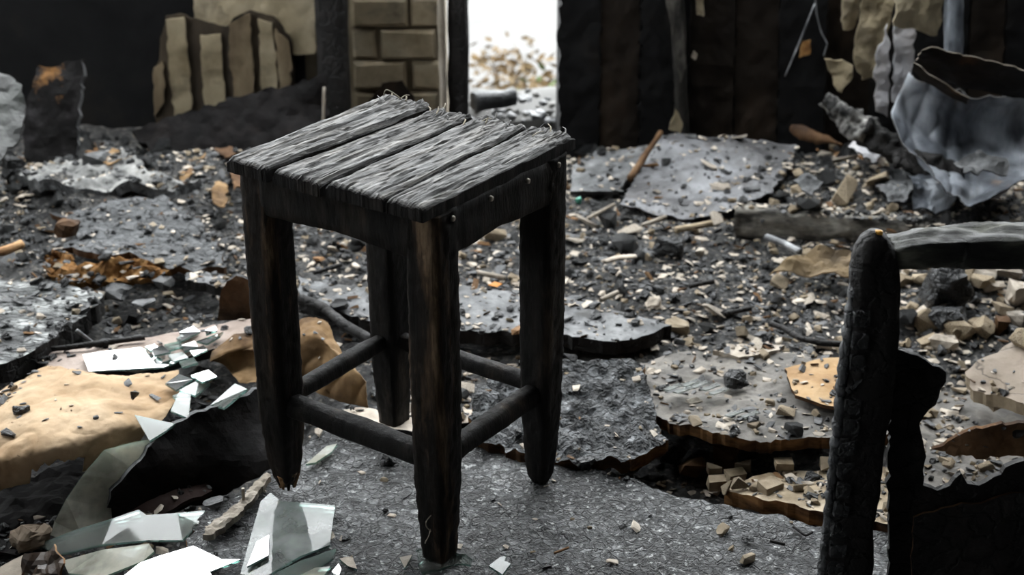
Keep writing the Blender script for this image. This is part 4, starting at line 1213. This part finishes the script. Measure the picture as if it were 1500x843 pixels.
def stick(name, label, pts, r, m, z=0.03, cat='stick', r2=None, **k):
    P = [G(p[0], p[1], p[2] if len(p) > 2 else z) for p in pts]
    return meta(loft(name, [(p, r, r2 or r) for p in P], m, nseg=k.get('nseg', 20), nring=10, amp=k.get('amp', r * .35), freq=70, sq=3), label, cat)


T('pale_splinter', 'splintered pale stick at the foot of the board on edge', 'stick', [(296, 784), (300, 772), (322, 758), (345, 740), (372, 708), (392, 690), (396, 698), (378, 722), (352, 752), (330, 770), (308, 784)], .014, .008, [PALEW, PALEW], amp=.005, freq=60, dens=.004, ragged=.003, jag=.0012, surf=False)
stick('upright_nail', 'small nail standing up beside the pale splinter', [(357, 742, .004), (356, 716, .03)], .002, STEEL, amp=0)
stick('curved_dark_stick', 'long curved dark stick in the right middle debris', [(1128, 474), (1150, 482), (1172, 497), (1200, 503), (1262, 506)], .0042, CHAR, z=.022)
stick('pale_rod', 'short pale rod behind the amber cardboard', [(1122, 347), (1148, 357), (1172, 369)], .005, GRIT, z=.03)
stick('brown_rod', 'brown stick lying behind the black lump', [(990, 337), (1042, 328)], .006, TANB, z=.03)
stick('light_strip', 'light wooden strip under the orange fibreboard', [(108, 415), (146, 410)], .005, CHIP, z=.012)
stick('orange_rim_strip', 'orange-rimmed dark strip at the left edge above the flaking panel', [(-30, 378), (10, 366), (33, 358)], .007, CHIP, z=.06)
stick('dark_lath', 'thin dark lath behind the broken mirror', [(75, 512), (140, 504), (212, 494)], .004, CHAR, z=.038)
stick('thin_glass_rod', 'thin pale rod slanting above the pink board', [(112, 484, .05), (137, 503, .025)], .0022, GRIT)
stick('dark_moulding', 'black moulding curving behind the left front stretcher', [(440, 438), (475, 452), (505, 478), (545, 500)], .007, CHAR, z=.03)
stick('orange_splinter', 'orange wood splinter on the crackled board right of the stool', [(812, 811), (833, 803)], .0013, CHIP, z=.006)
stick('charred_twig', 'charred twig on the crackled board near the post', [(1162, 772), (1180, 785), (1190, 780)], .0016, CHAR, z=.006)
stick('small_twig', 'short black twig on the crackled board beneath the lower board', [(1128, 793), (1150, 798)], .0018, CHAR, z=.006)
stick('amber_curl', 'pale curl with amber underside in the middle debris', [(884, 384), (905, 378), (932, 376)], .006, PLAST, z=.03, r2=.003)
for i, (a, b, c, d_, l) in enumerate(((862, 320, 900, 300, 'grey splinter right of the stool leg'), (1010, 420, 1045, 412, 'thin splinter in the middle right debris'), (880, 440, 905, 428, 'dark splinter near the plank'), (1060, 460, 1100, 452, 'grey splinter in the right debris'), (940, 330, 975, 318, 'pale splinter before the metal sheet'), (460, 400, 500, 388, 'splinter seen under the seat'), (700, 400, 740, 408, 'splinter seen between the right legs'))):
    stick('splinter_stick', l, [(a, b), (c, d_)], .0035, [PALEW, CHAR][i % 2])
T('orange_leaf', 'orange leaf on the plank seen between the right legs of the stool', 'leaf', [(715, 418), (725, 413), (736, 416), (728, 421)], .026, .001, mat('orange_leaf_skin', [(.3, (.35, .12, .02)), (.7, (.55, .25, .06))], 30, bump=.1), amp=.001, ragged=.001, dens=.006, surf=False)
T('rusty_curl', 'curled rusty brown scrap at the bottom left corner', 'scrap', [(27, 843, -.03), (40, 812, -.01), (70, 808, .0), (82, 797, .01), (98, 828, .0), (90, 850, -.02)], None, .003, [mat('dark_rust_scrap', [(.3, (.02, .011, .006)), (.6, (.07, .04, .022)), (.8, (.16, .1, .06))], 10, spec=.6, rough=(.3, .6)), CHIP], amp=.012, freq=30, dens=.006, surf=False)
T('pale_scrap', 'pale scrap along the bottom edge at the left', 'scrap', [(0, 830), (35, 812), (60, 826), (20, 850), (-20, 850)], -.035, .004, [PALEW, PALEW], amp=.003, surf=False)
for l, pts, z, m in (('tan torn paper piece behind the left corner of the stool', [(232, 268), (262, 246), (300, 226), (292, 246), (268, 268)], .05, PAPERD),
                     ('orange torn board piece left of the stool under its seat corner', [(308, 282), (318, 262), (334, 268), (330, 300), (312, 298)], .04, PAPERD),
                     ('pale torn piece beside the left corner of the seat', [(314, 218), (335, 214), (350, 226), (330, 232)], .06, BROWN),
                     ('tan torn piece right behind the left leg top', [(334, 240), (352, 238), (356, 272), (344, 278)], .05, BROWN),
                     ('brown torn piece on the back left mound', [(145, 232), (170, 218), (180, 232), (160, 240)], .085, PAPERD)):
    T('torn_scrap', l, 'scrap', pts, z, .002, m, amp=.008, freq=30, dens=.006, ragged=.003, surf=False)

# ------------------------------------------------------------------ outside the doorway
def bush(px, py, y, h, label, om):
    base = Vector((V(px, py, y).x, y, -1.0))
    b = empty('bush', base, label=label, cat='bush')
    stem_n = 5
    lv, lf = [], []
    for s in range(stem_n):
        a = rnd.uniform(0, 6.28)
        tip = Vector((math.cos(a) * h * .28, math.sin(a) * h * .2, h * rnd.uniform(.75, 1)))
        mid = tip * .5 + Vector((0, 0, .05))
        o = loft('stem', [(base, .006, .006), (base + mid, .004, .004), (base + tip, .0015, .0015)], BARK, nseg=8, nring=5, amp=0, sq=2)
        child(o, b)
        for q in range(45):
            t = rnd.uniform(.25, 1)
            p = base + (mid * (2 * t) if t < .5 else mid.lerp(tip, 2 * t - 1)) + Vector((rnd.gauss(0, .055), rnd.gauss(0, .05), rnd.gauss(0, .03)))
            e = Vector((rnd.gauss(0, 1), rnd.gauss(0, 1), rnd.gauss(0, .6))).normalized() * rnd.uniform(.016, .03)
            f = e.cross(Vector((rnd.gauss(0, 1), rnd.gauss(0, 1), rnd.gauss(0, 1)))).normalized() * e.length * .45
            k = len(lv)
            lv += [p - e, p + f, p + e, p - f]
            lf.append([k, k + 1, k + 2, k + 3])
    o = link('foliage', lv, lf, om)
    o['kind'] = 'stuff'
    child(o, b)


bush(706, 100, 5.6, .46, 'low autumn bush beyond the doorway at its left side', LEAFO)
bush(742, 100, 6.2, 0.40, 'tall thin autumn bush beyond the middle of the doorway', LEAFO)
bush(775, 100, 5.4, .56, 'sparse autumn bush beyond the doorway right of the middle', LEAFO)
bush(806, 110, 5.2, .52, 'low green bush beyond the doorway at its right side', LEAFG)
bush(690, 90, 4.9, 0.42, 'green bush half hidden by the left doorpost', LEAFG)
o = loft('outside_log', [(G(694, 150, .03), .022, .02), (G(752, 142, .03), .02, .018)], DGREYB, nseg=20, nring=14, amp=.004, freq=40, sq=4)
meta(o, 'grey charred log lying outside the doorway', 'log')
LIGHT = mat('bleached_stone', [(.3, (.07, .068, .065)), (.7, (.14, .137, .13))], 14, rvar=.3)
for i in range(60):
    px, py = rnd.uniform(688, 816), rnd.uniform(136, 182)
    g = G(px, py, -.03)
    s = rnd.uniform(.006, .018)
    chunk('doorway_stone', g, (s * 1.3, s, s * .7), [LIGHT, LIGHT, GRIT, COAL][i % 4], n=14, rz=rnd.uniform(0, 3), label='small stone in the rubble on the doorway threshold', cat='stone', group='stones on the doorway threshold')

# ------------------------------------------------------------------ loose debris
allv, allf = [], []
for vs, fs in SURF:
    k = len(allv)
    allv += [tuple(v) for v in vs]
    allf += [tuple(i + k for i in f) for f in fs]
BVH = BVHTree.FromPolygons(allv, allf)


def drop(x, y):
    h = BVH.ray_cast(Vector((x, y, 1.0)), Vector((0, 0, -1)))
    return h[0].z if h[0] else hgt(x, y)


def pixel(x, y, z):
    Z = z - H
    d = y * CP - Z * SP
    return 750 + F * x / d, 421.5 - F * (y * SP + Z * CP) / d


KEEP = [  # (polygon in the picture, chance that debris lies there)
    ([(230, 850), (290, 760), (440, 650), (560, 595), (830, 682), (950, 711), (1250, 774), (1500, 800), (1500, 900), (230, 900)], .015),
    ([(0, 600), (70, 530), (260, 540), (250, 620), (210, 645), (130, 700), (0, 730)], .03),
    ([(35, 258), (75, 236), (165, 236), (203, 242), (216, 275), (290, 282), (240, 300), (60, 288)], .12),
    ([(300, 470), (480, 455), (545, 560), (545, 605), (340, 570)], .05),
    ([(690, 560), (860, 525), (945, 525), (980, 650), (900, 680), (690, 650)], .06),
    ([(100, 495), (330, 470), (330, 545), (240, 600), (120, 545)], .1),
    ([(905, 300), (965, 198), (1165, 208), (1130, 286), (1000, 320)], .18),
    ([(836, 281), (840, 240), (950, 213), (905, 281)], .15),
    ([(60, 306), (240, 286), (330, 384), (292, 398), (92, 366)], .3),
    ([(0, 410), (150, 430), (105, 476), (0, 540)], .25),
    ([(938, 520), (1260, 520), (1260, 645), (960, 610)], .4),
    ([(1414, 546), (1482, 500), (1500, 490), (1500, 600)], .1),
    ([(438, 405), (680, 420), (985, 478), (900, 500), (440, 442)], .25),
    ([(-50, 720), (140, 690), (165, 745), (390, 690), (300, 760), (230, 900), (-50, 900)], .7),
    ([(1080, 310), (1345, 330), (1345, 350), (1080, 335)], .3),
]


def inside(x, y, poly):
    c = False
    j = len(poly) - 1
    for i in range(len(poly)):
        if (poly[i][1] > y) != (poly[j][1] > y) and x < (poly[j][0] - poly[i][0]) * (y - poly[i][1]) / (poly[j][1] - poly[i][1]) + poly[i][0]:
            c = not c
        j = i
    return c


def chance(px, py):
    for poly, c in KEEP:
        if inside(px, py, poly):
            return c
    return 1.0


KINDS = {}
for nm, m, sz, n, box in (('charcoal_lump', COAL, (1, .8, .7), 16, .2), ('plaster_fragment', PLAST, (1.15, .65, .2), 11, .3), ('char_flake', GRIT, (1.15, .55, .15), 11, .35), ('wood_chip', CHIP, (1, .35, .16), 10, .6), ('tan_rubble', TANB, (1, .7, .5), 14, .5)):
    KINDS[nm] = (m, [hull(n, sz, random.Random(i * 31 + n), box) for i in range(10)])
MESH = {}
for nm, (m, L) in KINDS.items():
    MESH[nm] = []
    for vs, fs in L:
        me = bpy.data.meshes.new(nm)
        me.from_pydata([tuple(v) for v in vs], [], fs)
        me.materials.append(m)
        MESH[nm].append(me)

MARKS = [(140, 260, 'on the pale mound at the back left'), (190, 340, 'on the dark buckled slab'), (90, 395, 'beside the orange fibreboard'), (60, 460, 'on the flaking panel at the left edge'),
         (230, 450, 'between the flaking panel and the stool'), (270, 260, 'below the leaning black board'), (330, 350, 'left of the stool under its seat corner'), (120, 590, 'on the brown paper'), (230, 510, 'around the broken mirror'),
         (200, 760, 'in the hollow at the front left'), (480, 380, 'seen between the left legs of the stool'), (500, 460, 'at the left end of the long dark plank'), (720, 380, 'seen between the right legs of the stool'), (820, 470, 'on the long dark plank'),
         (890, 250, 'on the thin grey board at the back'), (1040, 250, 'on the fallen metal sheet'), (880, 350, 'right of the stool top'), (1000, 350, 'in front of the fallen metal sheet'), (900, 430, 'right of the long dark plank'),
         (1010, 440, 'around the pale round stone'), (1130, 440, 'below the amber cardboard'), (1190, 480, 'along the long curved stick'), (1200, 340, 'in front of the charred beam'), (1180, 250, 'between the metal sheet and the burnt log'), (1320, 260, 'around the foot of the burnt log'),
         (1440, 330, 'behind the top rail at the right'), (1400, 430, 'around the largest charcoal lump'), (1460, 540, 'around the flat stone slab'), (1420, 620, 'seen through the burnt-out panel'), (1080, 580, 'on the warped board'), (1200, 560, 'on the scorched plywood'),
         (1040, 690, 'in the gap below the warped board'), (1160, 720, 'on the lower tan board'), (830, 600, 'on the rough charred slab'), (1000, 740, 'on the crackled board right of the stool'), (560, 720, 'on the crackled board under the stool')]
NOUN = {'charcoal_lump': ('small black charcoal lump', 'charcoal'), 'plaster_fragment': ('small pale plaster fragment', 'plaster'), 'char_flake': ('small grey char flake', 'char'), 'wood_chip': ('small brown scorched wood chip', 'wood chip'), 'tan_rubble': ('small tan rubble bit', 'rubble')}


def pick(px, py, x, y, r):
    n = noise.noise(Vector((x * 7, y * 7, 3)))
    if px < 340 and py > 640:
        wts = (4, 0, .8, .3, 0)  # mostly charcoal, to darken the shaded front left hollow
    elif px > 1310 and py > 395:
        wts = (.9 if py < 490 else .25, 2.2, .5, .3, 4)
    elif py > 500 and px > 940:
        wts = (.6, 2.2, 1, .7, 3.5)
    elif px > 1090:
        wts = (2.4 + n * 3, 2.2, 1.6, .5, 1.2)
    elif px > 420:
        wts = (2.0 + n * 3, 2.0 - n * 1.5, 2.2, .5, .6)
    else:
        wts = (2.2, .35, 2.6, .5, .2)
    return r.choices(list(KINDS), [max(.02, v) for v in wts])[0]


cnt = {}
LIM = 295
r = random.Random(5)
tries = 0
while tries < 14000:
    tries += 1
    x, y = r.uniform(-1.05, 1.1), r.uniform(1.42, 2.98)
    z = drop(x, y)
    px, py = pixel(x, y, z)
    if not (-20 < px < 1520 and 150 < py < 850) or r.random() > chance(px, py):
        continue
    if z > .2:
        continue
    nm = pick(px, py, x, y, r)
    if cnt.get(nm, 0) >= LIM:
        continue
    cnt[nm] = cnt.get(nm, 0) + 1
    s = min(.032, .0065 + r.expovariate(1 / .0065))
    if px > 930 and 515 < py < 660:
        s *= .65
    elif py > 600:
        s *= .8
    elif (px > 1320 and 390 < py < 510) or (1130 < px < 1345 and py < 310):
        s *= 1.5
    if chance(px, py) < .07:
        s *= .45
    o = bpy.data.objects.new(nm, MESH[nm][r.randrange(10)])
    o.rotation_euler = (r.gauss(0, .32), r.gauss(0, .32), r.uniform(0, 6.28))
    o.scale = (s, s * r.uniform(.7, 1.2), s * r.uniform(.8, 1.3))
    zz = {'charcoal_lump': .45, 'plaster_fragment': .2, 'char_flake': .12, 'wood_chip': .1, 'tan_rubble': .3}[nm]
    o.location = (x, y, z + s * zz)
    COL.objects.link(o)
    lab, cat = NOUN[nm]
    lm = min(MARKS, key=lambda q: (q[0] - px) ** 2 + (1.6 * (q[1] - py)) ** 2)
    place = lm[2]
    sz = 'larger ' if s > .017 else ''
    full = sz + (lab.replace('small ', '') if sz else lab)
    meta(o, full + ' ' + place, cat, full + 's ' + place)

# the countless crumbs, one object per kind
for nm, (m, L) in KINDS.items():
    N = {'charcoal_lump': 6500, 'plaster_fragment': 8000, 'char_flake': 10000, 'wood_chip': 1200, 'tan_rubble': 2500}[nm]
    V_, F_, off = [], [], 0
    got = 0
    t = 0
    while got < N and t < N * 8:
        t += 1
        x, y = r.uniform(-1.3, 1.35), r.uniform(1.40, 2.9)
        z = drop(x, y)
        if z > .2:
            continue
        px, py = pixel(x, y, z)
        if r.random() > chance(px, py) ** .8:
            continue
        if pick(px, py, x, y, r) != nm and r.random() > .25:
            continue
        s = min(.015, .0032 + r.expovariate(1 / .0034))
        vs, fs = L[r.randrange(10)]
        a = r.uniform(0, 6.28)
        M = Matrix.Rotation(a, 3, 'Z') @ Matrix.Rotation(r.gauss(0, .45), 3, 'X')
        c = Vector((x, y, z + s * .2))
        V_ += [tuple(M @ (v * s) + c) for v in vs]
        F_ += [[i + off for i in f] for f in fs]
        off += len(vs)
        got += 1
    o = link(nm.replace('lump', 'crumbs').replace('fragment', 'crumbs').replace('flake', 'crumbs').replace('chip', 'crumbs').replace('rubble', 'rubble_crumbs'), V_, F_, m)
    meta(o, 'fine ' + NOUN[nm][0].replace('small ', '') + ' crumbs scattered over the debris bed', NOUN[nm][1], kind='stuff')
